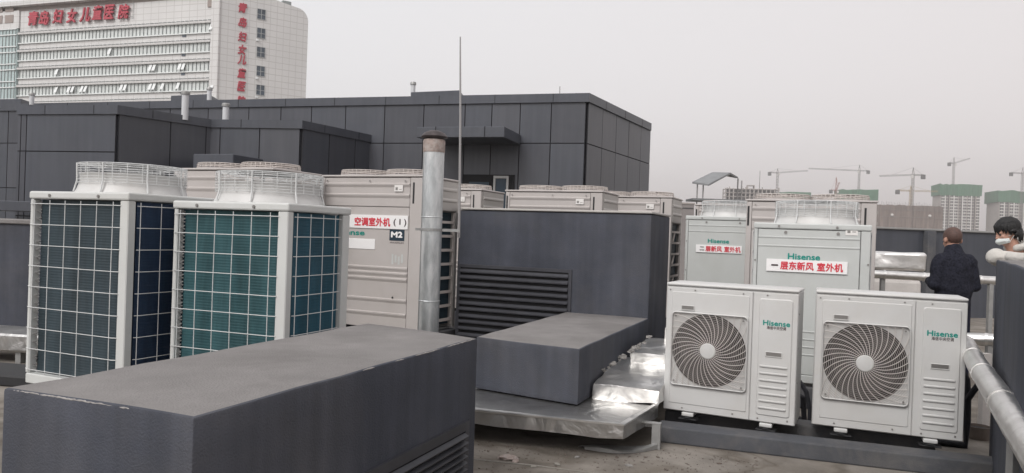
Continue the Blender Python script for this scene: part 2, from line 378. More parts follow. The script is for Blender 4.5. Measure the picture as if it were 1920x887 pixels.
def coping(pts, z0, z1, over, name='coping', closed=False, joints=1.4):
    """folded metal coping following a roof edge, standing proud by `over`"""
    pts = [Vector((p[0], p[1], 0)) for p in pts]; mb = MB(); n = len(pts)
    nor = []
    for i in range(n - 1):
        d = pts[i + 1] - pts[i]; k = Vector((d.y, -d.x, 0)).normalized()
        if k.dot(-pts[i]) < 0: k = -k
        nor.append(k)
    outp, inp = [], []
    for i in range(n):
        if i == 0: k = nor[0]; s = 1
        elif i == n - 1: k = nor[-1]; s = 1
        else:
            k = (nor[i - 1] + nor[i]).normalized(); s = 1 / max(0.4, k.dot(nor[i]))
        outp.append(pts[i] + k * over * s); inp.append(pts[i] - k * 0.35 * s)
    Vs = []
    for o_, i_ in zip(outp, inp):
        Vs.append([mb.bm.verts.new(o_ + Vector((0, 0, z0))), mb.bm.verts.new(o_ + Vector((0, 0, z1))), mb.bm.verts.new(i_ + Vector((0, 0, z1))), mb.bm.verts.new(i_ + Vector((0, 0, z0)))])
    for A, B in zip(Vs, Vs[1:]):
        for k in range(4): mb.bm.faces.new((A[k], A[(k + 1) % 4], B[(k + 1) % 4], B[k]))
    mb.bm.faces.new(Vs[0]); mb.bm.faces.new(list(reversed(Vs[-1])))
    c = bpart(mb, name, 'panel')
    jb = MB(); any_j = False
    for i in range(n - 1):
        d = outp[i + 1] - outp[i]; L = d.length; t = d.normalized(); q = joints * 0.6
        while q < L - 0.3:
            p = outp[i] + t * q
            a = [p + nor[i] * 0.003 - t * 0.008, p + nor[i] * 0.003 + t * 0.008]
            b = [v - nor[i] * 0.02 for v in a]
            jb.prism([a[0], a[1], b[1], b[0]], z0 + 0.004, z1 + 0.002); any_j = True; q += joints
    if any_j: bpart(jb, 'seam', 'joint', c)
    else: jb.bm.free()
    return c

YA = 17.0
cA = at_y(1100, 186, YA); ZT = at_y(1100, 180, YA).z           # front corner of the main hall
cR = at_y(1217, 243, 21.2); cL = at_y(575, 196, 19.0)
dL = (cL - cA); dL.z = 0; cLL = cA + dL * 2.75
cRR = cR + Vector((-8, 4, 0)); cLB = cLL + Vector((2.0, 7.5, 0))
mb = MB(); mb.prism([(cA.x, cA.y), (cR.x, cR.y), (cRR.x, cRR.y), (cLB.x, cLB.y), (cLL.x, cLL.y)], 0.0, ZT - 0.03); bpart(mb, 'wall_core', 'panel')
tot = (cLL - cA).length
def fracs(p0, p1, pxs, z):
    res = []
    d = Vector((p1[0] - p0[0], p1[1] - p0[1], 0))
    n = Vector((d.y, -d.x, 0))
    for px in pxs:
        py = 437 + 0.035 * (px - 960) - 150
        r = ray(px, py); k = (Vector((p0[0], p0[1], 0))).dot(n) / Vector((r.x, r.y, 0)).dot(n)
        q = Vector((r.x * k, r.y * k, 0)) - Vector((p0[0], p0[1], 0)); res.append(q.dot(d) / d.dot(d))
    return [f for f in res if 0.005 < f < 0.995]
zj = at_y(1060, 268, YA).z
panel_wall(cA, cLL, 0, ZT - 0.02, fracs(cA, cLL, [1032, 974, 921, 871, 794, 721, 648, 584, 527, 467, 391, 320, 262, 200, 140, 80, 18, -40], 0), [1.2, 2.3, zj])
panel_wall(cA, cR, 0, ZT - 0.02, fracs(cA, cR, [1124, 1150, 1174, 1197], 0), [1.2, 2.3, zj])
coping([cRR, cR, cA, cLL], ZT - 0.15, ZT + 0.05, 0.10)
# canopy over the door
k0 = at_y(840, 252, 17.55); k1 = at_y(938, 251, 17.2)
zc0, zc1 = at_y(900, 268, 17.3).z, at_y(900, 249, 17.3).z
fd = (cLL - cA).normalized(); fn = Vector((fd.y, -fd.x, 0));
if fn.y > 0: fn = -fn
def on_wall(px):
    d = cLL - cA; f = fracs(cA, cLL, [px], 0)[0]; return cA + d * f
w0, w1 = on_wall(823), on_wall(976)
mb = MB(); mb.prism([w0 + fn * 0.05, w1 + fn * 0.05, w1 + fn * 1.35 , w0 + fn * 1.35], zc0, zc1, bev=0.01)
can = bpart(mb, 'canopy', 'panel')
mb = MB(); q0, q1 = w0 + fn * 1.36, w1 + fn * 1.36
for f in (0.22, 0.5, 0.78):
    p = q0.lerp(q1, f); t = (q1 - q0).normalized() * 0.008
    mb.prism([p - t, p + t, p + t - fn * 0.03, p - t - fn * 0.03], zc0 + .003, zc1 + 0.003)
bpart(mb, 'seam', 'joint', can)
# door opening with white frame under the canopy
d0, d1 = on_wall(872), on_wall(968); zd = at_y(920, 326, 17.3).z
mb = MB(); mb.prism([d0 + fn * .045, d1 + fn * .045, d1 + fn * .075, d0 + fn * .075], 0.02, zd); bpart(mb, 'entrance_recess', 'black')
e0, e1 = on_wall(930), on_wall(958); zf = at_y(940, 329, 17.3).z
t = (e1 - e0).normalized() * 0.05
mb = MB()
for a, b in ((e0, e0 + t), (e1 - t, e1)): mb.prism([a + fn * .08, b + fn * .08, b + fn * .13, a + fn * .13], 0.03, zf)
mb.prism([e0 + t + fn * .082, e1 - t + fn * .082, e1 - t + fn * .128, e0 + t + fn * .128], zf - 0.06, zf - .001)
dr = bpart(mb, 'door', 'steel')
mb = MB(); mb.prism([e0 + t + fn * .085, e1 - t + fn * .085, e1 - t + fn * .10, e0 + t + fn * .10], 0.05, zf - 0.062); bpart(mb, 'pane', 'navy', dr)
s0, s1 = on_wall(884), on_wall(921)
mb = MB(); mb.prism([s0 + fn * .08, s1 + fn * .08, s1 + fn * .10, s0 + fn * .10], 1.2, zf - .15); bpart(mb, 'window', 'navy')

# wing with the deep front face
Z1 = 3.75
v1a = at_z(38, 204, Z1); v1b = at_z(222, 203, Z1); v2a = at_z(396, 229, Z1); v2b = at_z(565, 231, Z1); v2c = at_z(716, 262, Z1)
for v in (v1a, v1b, v2a, v2b, v2c): v.z = 0
back = Vector((0, 5.5, 0))
mb = MB(); mb.prism([(v1a.x, v1a.y), (v1b.x, v1b.y), (v2a.x, v2a.y), (v2a.x - .3, v2a.y + 4.2), (v1a.x - .6, v1a.y + 6)], 0, Z1 - 0.03); bpart(mb, 'wing_core', 'panel')
mb = MB(); mb.prism([(v2a.x, v2a.y), (v2b.x, v2b.y), (v2c.x, v2c.y), (v2c.x - .5, v2c.y + .9), (v2a.x - .3, v2a.y + 4.1)], 0, Z1 - 0.035); bpart(mb, 'wing_core', 'panel')
zq = at_y(120, 281, 15.0).z
panel_wall(v1a, v1b, 0, Z1 - .02, [0.035, 0.095], [1.5, zq])
panel_wall(v1b, v2a, 0, Z1 - .02, [0.53, 0.93], [1.6])
panel_wall(v2a, v2b, 0, Z1 - .02, [0.12, 0.56], [])
panel_wall(v2b, v2c, 0, Z1 - .02, [0.30, 0.62, 0.9], [])
coping([v1a, v1b, v2a, v2b, v2c], Z1 - 0.13, Z1 + 0.05, 0.09, joints=1.2)
# low box in the corner of the wings
zl = at_y(437, 288, 15.2).z
l0 = at_y(362, 300, 15.6); l1 = at_y(437, 300, 15.3); l2 = at_y(494, 303, 16.3)
mb = MB(); mb.prism([(l0.x, l0.y), (l1.x, l1.y), (l2.x, l2.y), (l0.x + .3, l0.y + 1.6)], 1.2, zl, bev=.01); bpart(mb, 'corner_box', 'panel')
# projecting ledge at the foot of the facade behind the foreground unit
m0 = at_y(-160, 384, 14.2); m1 = at_y(62, 378, 13.9)
mb = MB(); mb.prism([(m0.x, m0.y), (m1.x, m1.y), (m1.x + .6, m1.y + 1.2), (m0.x + .6, m0.y + 1.2)], at_y(30, 396, 14).z, at_y(30, 377, 14).z, bev=.01); bpart(mb, 'ledge', 'panel')
# three boxes on the main roof
def roof_box(px0, px1, px2, pt, Y, depth=2.0):
    a, b, c = at_y(px0, pt, Y + .5), at_y(px1, pt, Y), at_y(px2, pt + 8, Y + 2.2)
    mb = MB(); mb.prism([(a.x, a.y), (b.x, b.y), (c.x, c.y), (a.x + 1, a.y + 2.2)], ZT - .1, b.z, bev=.015); return bpart(mb, 'roof_box', 'panel')
roof_box(770, 862, 886, 169, 18.6); roof_box(320, 392, 434, 176, 20.4); roof_box(-60, 40, 108, 185, 21.6)
mb = MB(); c0 = at_y(880, 181, 17.9)
# vent pipes on the roofs
def vent(px, ytop, ybot, Y, zb, label, r=0.07):
    t = at_y(px, ytop, Y); o = empty('vent_pipe', (t.x, t.y, zb)); tag(o, label, 'vent pipe', 'vent pipes on the clad building')
    h = t.z - zb
    mb = MB(); mb.tube([(0, 0, 0), (0, 0, h * .5), (0, 0, h - .07)], r, 14); autosmooth(mb.build('pipe', 'vent', o))
    mb = MB(); mb.lathe([(r * 1.28, h - .075), (r * 1.3, h - .02), (r * 1.1, h)], seg=16, cap0=True, cap1=True); autosmooth(mb.build('cap', 'steel', o))
vent(348, 171, 215, 16.2, Z1 - .05, 'tall white vent pipe on the first dark wing, nearest the hospital corner', .072)
vent(424, 194, 224, 17.2, Z1 - .05, 'short white vent pipe standing on the second, narrower dark wing', .072)
vent(775, 154, 168, 19.5, ZT + .1, 'small vent pipe rising behind the roof box, against open sky', .06)
vent(60, 174, 193, 21.0, ZT - .05, 'thin white vent pipe under the curtain wall of the hospital', .06)
vent(393, 164, 186, 20.0, ZT - .05, 'thin white vent pipe beside the roof box under the hospital', .06)
a0 = at_y(1050, 178, 20); mb = MB(); mb.tube([(a0.x, a0.y, ZT), (a0.x - .01, a0.y, at_y(1050, 162, 20).z)], .012, 5)
tag(mb.build('antenna_rod', 'rod'), 'tiny thin antenna above the main roof coping', 'antenna')

# ------------------------------------------------------------------ hospital tower
hc = at_y(412, 100, 146); hL = at_y(36, 100, 162.0); hR = at_y(576, 100, 155.5)
for v in (hc, hL, hR): v.z = 0
def hz(py, px=411, Y=146): return at_y(px, py, Y).z
hosp = empty('hospital_tower', (hc.x, hc.y, -16)); fdir = (hc - hL).normalized(); hyaw = -math.degrees(math.atan2(fdir.y, fdir.x))
hosp.rotation_euler = (0, 0, -R(hyaw))
tag(hosp, 'white tiled hospital tower with red sign letters and ribbon windows', 'building')
HB = 16.0
ZPAR = at_y(60, 19, 160.5).z + HB
M['tile'] = mat('white facade tile', (0.62, 0.61, 0.605), 0.6, var=0.05, vscale=0.15)
M['tile_side'] = M['tile']
M['hglass'] = mat('ribbon glazing', (0.60, 0.63, 0.62), 0.3, var=0.12, vscale=0.5)
M['cglass'] = mat('curtain wall glass', (0.42, 0.51, 0.51), 0.25, var=0.2, vscale=0.35)
M['hframe'] = mat('window frame metal', (0.24, 0.26, 0.26), 0.5)
M['hdark'] = mat('dark window', (0.055, 0.075, 0.10), 0.3, var=0.3, vscale=0.6)
M['hmull'] = mat('pale window frame', (0.42, 0.43, 0.43), 0.5)
M['hsash'] = mat('open sash', (0.72, 0.74, 0.74), 0.35)
M['hbrown'] = mat('screen shade', (0.30, 0.25, 0.23), 0.7)
def grid_tile(m, sx, sz, wd):
    t = m.node_tree; bs = t.nodes['Principled BSDF']; src = bs.inputs['Base Color'].links[0].from_socket
    co = t.nodes.new('ShaderNodeTexCoord'); sp = t.nodes.new('ShaderNodeSeparateXYZ'); t.links.new(co.outputs['Object'], sp.inputs[0])
    ad_ = t.nodes.new('ShaderNodeMath'); ad_.operation = 'ADD'; t.links.new(sp.outputs[0], ad_.inputs[0]); t.links.new(sp.outputs[1], ad_.inputs[1])
    prev = None
    for sock, s_ in ((ad_.outputs[0], sx), (sp.outputs[2], sz)):
        d = t.nodes.new('ShaderNodeMath'); d.operation = 'DIVIDE'; d.inputs[1].default_value = s_; t.links.new(sock, d.inputs[0])
        f = t.nodes.new('ShaderNodeMath'); f.operation = 'FRACT'; t.links.new(d.outputs[0], f.inputs[0])
        l = t.nodes.new('ShaderNodeMath'); l.operation = 'LESS_THAN'; l.inputs[1].default_value = wd / s_; t.links.new(f.outputs[0], l.inputs[0])
        if prev is None: prev = l
        else:
            mx = t.nodes.new('ShaderNodeMath'); mx.operation = 'MAXIMUM'; t.links.new(prev.outputs[0], mx.inputs[0]); t.links.new(l.outputs[0], mx.inputs[1]); prev = mx
    mx = t.nodes.new('ShaderNodeMix'); mx.data_type = 'RGBA'; t.links.new(prev.outputs[0], mx.inputs[0]); t.links.new(src, mx.inputs[6]); mx.inputs[7].default_value = (0.49, 0.475, 0.465, 1)
    t.links.new(mx.outputs[2], bs.inputs['Base Color'])
grid_tile(M['tile'], 1.9, 1.26, 0.13)
HT = hz(-36) + HB                                               # local height of the roof, above the picture
# side wall direction in local coordinates
loc_R = Matrix.Rotation(R(hyaw), 3, 'Z') @ (hR - hc); SL = loc_R.length; sd = loc_R.normalized()
# side wall with rounded roof corner: profile along the side
hrz = at_y(576, 42, 155.5).z + HB
side_top = []
for f in (0, .1, .2, .3, .4, .5, .6, .7, .8, .86):
    side_top.append((f, HT + (hrz + 2.6 - HT) * (f / .86)))
for k in range(1, 7):
    a = k / 6 * math.pi / 2
    side_top.append((.86 + .14 * math.sin(a), hrz + 2.6 * math.cos(a)))
mb = MB(); out_ = [(0, 0)] + [(1, 0)] + list(reversed(side_top))
n_s = Vector((sd.y, -sd.x, 0))
bk = Vector((-.35, .94, 0)) * 16
A = [mb.bm.verts.new(sd * (SL * f) + Vector((0, 0, z))) for f, z in out_]
Bv = [mb.bm.verts.new(sd * (SL * f) + Vector((-18, 1.5, 0)) + Vector((0, 0, z))) for f, z in out_]
for i in range(len(A)): mb.bm.faces.new((A[i], A[(i + 1) % len(A)], Bv[(i + 1) % len(A)], Bv[i]))
mb.bm.faces.new(A); mb.bm.faces.new(list(reversed(Bv)))
mb.build('end_wall', 'tile', hosp)
FW = (hc - hL).length
mb = MB(); mb.box(-FW - 45, -0.02, 0.6, 14, 0, ZPAR + .6); mb.build('main_wall', 'tile', hosp)
mb = MB(); mb.box(-2.0, -.0, -0.5, 0.58, 0, HT - .1, bev=.2, seg=2); mb.build('corner_pier', 'tile', hosp)
def hosp_x(px):      # x along the front of the hospital (local) from a photo column
    return on_front(px, 100, (hc.x, hc.y, -16), hyaw)[0]
# parapet zone with the sign
ztop = hz(36) + HB
mb = MB(); mb.box(-FW + .2, -2.02, -.1, .59, ztop, ZPAR); pz = mb.build('sign_parapet', 'tile', hosp)
mb = MB(); mb.box(hosp_x(388), -2.05, -.3, -.101, hz(12) + HB, hz(-3) + HB); mb.build('roof_louvre', 'hbrown', hosp)
period = 36.3 * 146 / F_PX
for k in range(7):
    zt = ztop - k * period
    mb = MB(); mb.box(-FW, -2.03, 0.02, .595, zt - 1.35 - 1.05, zt - .62); wb = mb.build('window_band', 'hglass', hosp)
    mb = MB(); x = -FW + .3; i = 0
    while x < -2.3:
        wd = 0.15 if i % 4 == 0 else 0.10
        mb.box(x, x + wd, -.12, .015, zt - 2.38, zt - .64); x += 0.95; i += 1
    mb.build('mullion', 'hframe', wb)
    mb = MB(); mb.box(-FW - .1, -2.03, -.45, .59, zt - .60, zt - .20); mb.build('sunshade', 'tile', hosp)
    mb = MB(); x = -FW
    while x < -2.4:
        mb.box(x, x + .62, -.5, -.02, zt - .17, zt - .02); x += 1.08
    mb.box(-FW, -2.05, -.2, -.021, zt - .19, zt - .171)
    mb.build('bracket_row', 'hframe', hosp)
    mb = MB(); mb.box(-FW - .1, -2.03, -.35, .59, zt - 2.62, zt - 2.42); mb.build('sill', 'hsash', hosp)
    mb = MB(); mb.box(-FW, -2.04, -.05, .59, zt - period + .01, zt - 2.64); mb.build('spandrel', 'tile', hosp)
    mb = MB(); mb.box(-9.0, -8.1, -.15, -.055, zt - 3.1, zt - 2.66); mb.build('vent_grille', 'hdark', hosp)
for px, k in ((397, 0), (208, 1), (110, 2), (285, 2), (292, 2), (340, 2), (347, 2), (110, 3), (134, 3), (141, 3), (158, 3), (165, 3), (232, 3), (239, 3), (286, 3), (293, 3), (309, 3), (338, 3), (403, 3)):
    zt = ztop - k * period; x = hosp_x(px)
    mb = MB(); mb.box(-.34, .34, -.03, .03, -1.5, 0)
    mb.build('open_sash', 'hsash', hosp, xform=Matrix.Translation((x, -.12, zt - .72)) @ Matrix.Rotation(R(-22), 4, 'X'))
# curtain wall bay at the far end
mb = MB(); mb.box(-FW - 40, -FW + .1 - .22, -.5, .55, 0, hz(52) + HB + 2.4); cw = mb.build('curtain_wall', 'cglass', hosp)
mb = MB(); x = -FW - 30
while x < -FW - .1: mb.box(x, x + .13, -.62, -.505, 0, hz(52) + HB + 2.3); x += 0.95
mb.build('mullion', 'hframe', cw)
for k in range(7):
    for dz in (0.5, 1.75):
        mb = MB(); zz = ztop + 1.2 - k * period - dz
        mb.box(-FW - 40, -FW - .13, -.75, -.63, zz - .2, zz); mb.build('transom', 'hsash', cw)
mb = MB(); mb.box(-FW - 40, -FW + .15, -.45, .56, hz(52) + HB + 2.42, hz(26) + HB + 3.6); mb.build('parapet', 'tile', hosp)
mb = MB(); mb.box(-FW - 30, hosp_x(395), -1.2, 2.5, ZPAR + .95, ZPAR + 1.9); mb.build('roof_eave', 'tile', hosp)
for i in range(5):
    mb = MB(); x = -FW - 7 + i * 3.2; 
    for zz in (2.5, 4.9): mb.box(x, x + 2.4, -.55, -.46, hz(26) + HB + zz - 1.5, hz(26) + HB + zz + .2)
    if x + 2.4 < -FW + .1: mb.build('roof_opening', 'hbrown', hosp)
    else: mb.bm.free()
mb = MB(); mb.box(-FW - 30, hosp_x(395), .1, 1.5, ZPAR + .01, ZPAR + .94); mb.build('roof_gap_shade', 'hbrown', hosp)  # solid brown strip standing for the shade in the gap under the eave
# letters on the front
chars = '青岛妇女儿童医院'
centres = [(67, 36), (87, 35), (113, 32), (139, 31), (164, 29), (187, 25), (209, 24), (236, 23)]
for c, (px, py) in zip(chars, centres):
    lx, lz = on_front(px, py, (hc.x, hc.y, -16), hyaw)
    lettering(c, hosp, lx, lz, 2.75, 3.0, 'redsign', y=-.55, bold=0.045, depth=.35, shear=.18, name='sign_letter')
mb = MB(); xa, xb = on_front(57, 30, (hc.x, hc.y, -16), hyaw)[0], on_front(252, 22, (hc.x, hc.y, -16), hyaw)[0]
zz = on_front(150, 29, (hc.x, hc.y, -16), hyaw)[1]
for dz in (-1.1, .2, 1.5): mb.tube([(xa, -.35, zz + dz), (xb, -.35, zz + dz)], .05, 4)
for i in range(18):
    x = xa + (xb - xa) * i / 17; mb.tube([(x, -.33, zz - 1.6), (x, -.33, zz + 2.0)], .05, 4)
mb.build('sign_frame', 'hframe', hosp)
# letters and windows on the end wall: a helper frame turned to the wall
ew = Matrix(((sd.x, -sd.y, 0, 0), (sd.y, sd.x, 0, 0), (0, 0, 1, 0), (0, 0, 0, 1)))     # local x along the wall, local -y outwards
syaw = hyaw - math.degrees(math.atan2(sd.y, sd.x))
def end_wall_xy(px, py): return on_front(px, py, (hc.x, hc.y, -16), syaw)
for i, c in enumerate(chars):
    py = [15, 42, 69, 93, 112, 137, 162, 189][i]
    lx, lz = end_wall_xy(455 - i * .4, py)
    o = lettering(c, hosp, lx, lz, 1.65, 1.95, 'redsign', y=-.05, bold=0.06, depth=.3, shear=.18, name='sign_letter')
    o.data.transform(ew)
for i in range(6):
    x0, z0 = end_wall_xy(490 - i * .5, 27 + 35.5 * i)
    f = MB(); f.box(x0 - .85, x0 + .85, -.06, .05, z0 - 1.05, z0 + 1.05); wn = f.build('window', 'hdark', hosp, xform=ew)
    f = MB()
    for dx in (-.86, -.04, .78): f.box(x0 + dx, x0 + dx + .08, -.13, -.065, z0 - 1.06, z0 + 1.06)
    for dz in (-1.06, -.1, .98): f.box(x0 - .775, x0 - .045, -.125, -.066, z0 + dz, z0 + dz + .08); f.box(x0 + .045, x0 + .775, -.125, -.066, z0 + dz, z0 + dz + .08)
    f.build('frame', 'hmull', wn, xform=ew)
    if i in (1, 3, 4):
        f = MB(); f.box(x0 - .95, x0 - .5, -.45, -.07, z0 - 1.75, z0 - 1.35, bev=.03); f.build('condenser_box', 'hsash', hosp, xform=ew)
mb = MB(); q = end_wall_xy(539, 3)
mb.box(q[0] - .9, q[0] + .9, .3, 1.4, q[1] - 1.2, q[1] + .2, bev=.05); mb.build('roof_hood', 'hframe', hosp, xform=ew)

# ------------------------------------------------------------------ far city: towers under construction, cranes
M['net_green'] = mat('green safety net', (0.045, 0.14, 0.08), 0.9, var=0.4, vscale=0.3, stretch=(2, 2, 0.12))
M['net_brown'] = mat('brown safety net', (0.165, 0.125, 0.107), 0.9, var=0.45, vscale=0.3, stretch=(2, 2, 0.12))
M['rawconc'] = mat('raw concrete', (0.33, 0.30, 0.28), 0.9, var=0.1, vscale=0.2)
M['rawpale'] = mat('pale balcony concrete', (0.62, 0.60, 0.58), 0.9, var=0.06, vscale=0.2)
M['bay'] = mat('dark window bay', (0.03, 0.03, 0.032), 0.8)
M['crane'] = mat('crane steel', (0.17, 0.155, 0.15), 0.7, var=0.2, vscale=0.5)
M['crane_red'] = mat('faded red crane steel', (0.27, 0.10, 0.08), 0.7, var=0.2, vscale=0.5)
M['crane_yellow'] = mat('yellow crane steel', (0.36, 0.25, 0.11), 0.7, var=0.2, vscale=0.5)
M['cwt'] = mat('counterweight', (0.10, 0.10, 0.10), 0.8)
GZ = -16.0
def tower(px0, px1, ynet0, ynet1, Y, label, bays=9, net='net_green', grow=0.02):
    a, b = at_y(px0, ynet0, Y), at_y(px1, ynet0, Y); zt = (a.z + b.z) / 2; zb = at_y((px0 + px1) / 2, ynet1, Y).z
    W = b.x - a.x; D = W * .45; o = empty('tower_block', ((a.x + b.x) / 2, Y, GZ), 6); tag(o, label, 'building', 'towers under construction')
    zt -= GZ; zb -= GZ; hw = W / 2
    mb = MB(); mb.box(-hw * .93, hw * .93, 0, D, 0, zb + 2); mb.build('wall', 'rawconc', o)
    # sheets of safety net round the top floors, hanging a little out of line
    mb = MB(); nseg = 14; top, bot = [], []
    ring = [(-hw, -1.2)] + [(-hw + W * i / nseg, -1.2 + random.uniform(-.4, .4)) for i in range(1, nseg)] + [(hw, -1.2), (hw, D + 1.2), (-hw, D + 1.2)]
    lo = [mb.bm.verts.new((x * (1 - grow * random.random()), y, zb + random.uniform(-.8, .8))) for x, y in ring]
    hi = [mb.bm.verts.new((x, y, zt + random.uniform(-.9, .9))) for x, y in ring]
    for i in range(len(ring)): mb.bm.faces.new((lo[i], lo[(i + 1) % len(ring)], hi[(i + 1) % len(ring)], hi[i]))
    mb.bm.faces.new(hi); mb.bm.faces.new(list(reversed(lo))); mb.build('safety_net', net, o)
    for i in range(bays):
        x = -hw * .93 + W * .93 * (i + .5) / bays; bw = W * .93 / bays
        z = 0.0; mb = MB(); pale = (i % 3 != 1)
        mb.box(x - bw * .34, x + bw * .34, -.5, -.05, 0, zb); bay = mb.build('window_bay', 'bay', o)
        mb = MB(); mb.box(x - .12, x + .12, -.7, -.515, 0, zb)
        while z < zb - 1.5:
            mb.box(x - bw * .36, x + bw * (.36 if pale else .2), -1.6 if pale else -.8, -.52, z, z + 1.15); z += 3.3
        mb.build('balcony', 'rawpale' if pale else 'rawconc', bay)
        if i:
            mb = MB(); mb.box(x - bw * .5 - .5, x - bw * .5 + .5, -1.2, -.04, 0, zb); mb.build('pier', 'rawpale' if i % 2 else 'rawconc', o)
    return o
tower(1764, 1839, 346, 367, 820, 'green netted tower whose floors stand clear above the man in the dark jacket', 9)
tower(1874, 1975, 359, 381, 800, 'green netted tower behind the masked youth with black hair', 11)
tower(1576, 1645, 356, 376, 830, 'green netted tower half hidden behind the pale cabinet guard', 8)
tower(1440, 1519, 361, 372, 900, 'low wide block with a flat green net above the skeleton frame', 8)
# brown netted block
a, b = at_y(1651, 381, 640), at_y(1769, 386, 640); W = b.x - a.x
o = empty('netted_block', ((a.x + b.x) / 2, 640, GZ)); tag(o, 'low block wrapped all over in brown netting with spiky scaffold top', 'building')
zt = (a.z + b.z) / 2 - GZ
mb = MB(); mb.box(-W / 2 + 1.2, W / 2 - 1.2, 1.5, 22, 0, zt - 1); mb.build('wall', 'rawconc', o)
mb = MB(); n = 26
lo = [mb.bm.verts.new((-W / 2 + W * i / n, random.uniform(-.6, .6), 0)) for i in range(n + 1)] + [mb.bm.verts.new((W / 2, 23, 0)), mb.bm.verts.new((-W / 2, 23, 0))]
hi = [mb.bm.verts.new((v.co.x, v.co.y, zt - 1.6 + random.uniform(0, 1.2))) for v in lo]
for i in range(len(lo)): mb.bm.faces.new((lo[i], lo[(i + 1) % len(lo)], hi[(i + 1) % len(lo)], hi[i]))
mb.bm.faces.new(hi); mb.bm.faces.new(list(reversed(lo))); mb.build('safety_net', 'net_brown', o)
mb = MB()
for i in range(40):
    x = -W / 2 + W * (i + .5) / 40; mb.tube([(x, -.9, zt - 5), (x, -.9, zt + random.uniform(.3, 2.4))], .10, 4)
for zz in (zt - 5, zt - 11): mb.tube([(-W / 2, -1.0, zz), (W / 2, -1.0, zz)], .18, 4)
mb.build('scaffold', 'crane', o)
for px, py in ((1672, 403), (1743, 405)):
    q = at_y(px, py, 640); mb = MB(); mb.lathe([(.1, -1.2), (1.0, -.9), (1.2, 0)], (q.x - o.location.x, -.2, q.z - GZ), 12, axis='y', cap0=True, cap1=True); mb.build('lamp', 'rawpale', o)
# bare concrete frame of a building
a, b = at_y(1362, 350, 700), at_y(1459, 350, 700); W = b.x - a.x; zt = a.z - GZ - 1.2
o = empty('concrete_skeleton', ((a.x + b.x) / 2, 700, GZ), 8); tag(o, 'bare concrete frame of an unfinished block with open floors', 'building')
fl = 0; z = zt
while z > 0:
    mb = MB(); mb.box(-W / 2, W / 2, 0, 16, z - .55, z - .05); mb.build('floor_slab', 'rawconc', o); z -= 3.6; fl += 1
for i in range(14):
    x = -W / 2 + W * i / 13
    for y in (0.2, 15):
        mb = MB(); mb.box(x - .5, x + .5, y, y + .8, 0, zt + (1.6 if i % 4 == 1 else .3)); mb.build('column', 'rawconc', o)
mb = MB(); mb.box(-W / 2 + 2, W / 2 - 2, 8, 8.6, 0, zt - 1); mb.build('inner_wall', 'bay', o)
mb = MB(); mb.box(-W * .08, W * .06, 3, 9, zt + .02, zt + .5); mb.box(-W * .08, -W * .08 + .8, 3, 9, zt + .5, zt + 3); mb.box(W * .06 - .8, W * .06, 3, 9, zt + .5, zt + 3); mb.box(-W * .08, W * .06, 3, 9, zt + 3.0, zt + 3.7); mb.build('lift_head', 'rawconc', o)
# low grey block
a, b = at_y(1262, 379, 190), at_y(1302, 379, 190)
o = empty('low_block', ((a.x + b.x) / 2, 190, GZ)); tag(o, 'low grey brown flat roofed block seen between the cabinets', 'building')
M['lowgrey'] = mat('low block render', (0.21, 0.19, 0.185), 0.9, var=0.1, vscale=0.3)
hw = (b.x - a.x) / 2
mb = MB(); mb.box(-hw, hw, 0, 10, 0, a.z - GZ - .4); mb.build('wall', 'lowgrey', o)
mb = MB(); mb.box(-hw - .1, hw + .1, -.15, 10, a.z - GZ - .38, a.z - GZ); mb.build('coping', 'rawconc', o)
mb = MB(); mb.box(-hw + .2, hw - .2, -.06, -.01, a.z - GZ - 1.6, a.z - GZ - 1.3); mb.build('band', 'bay', o)

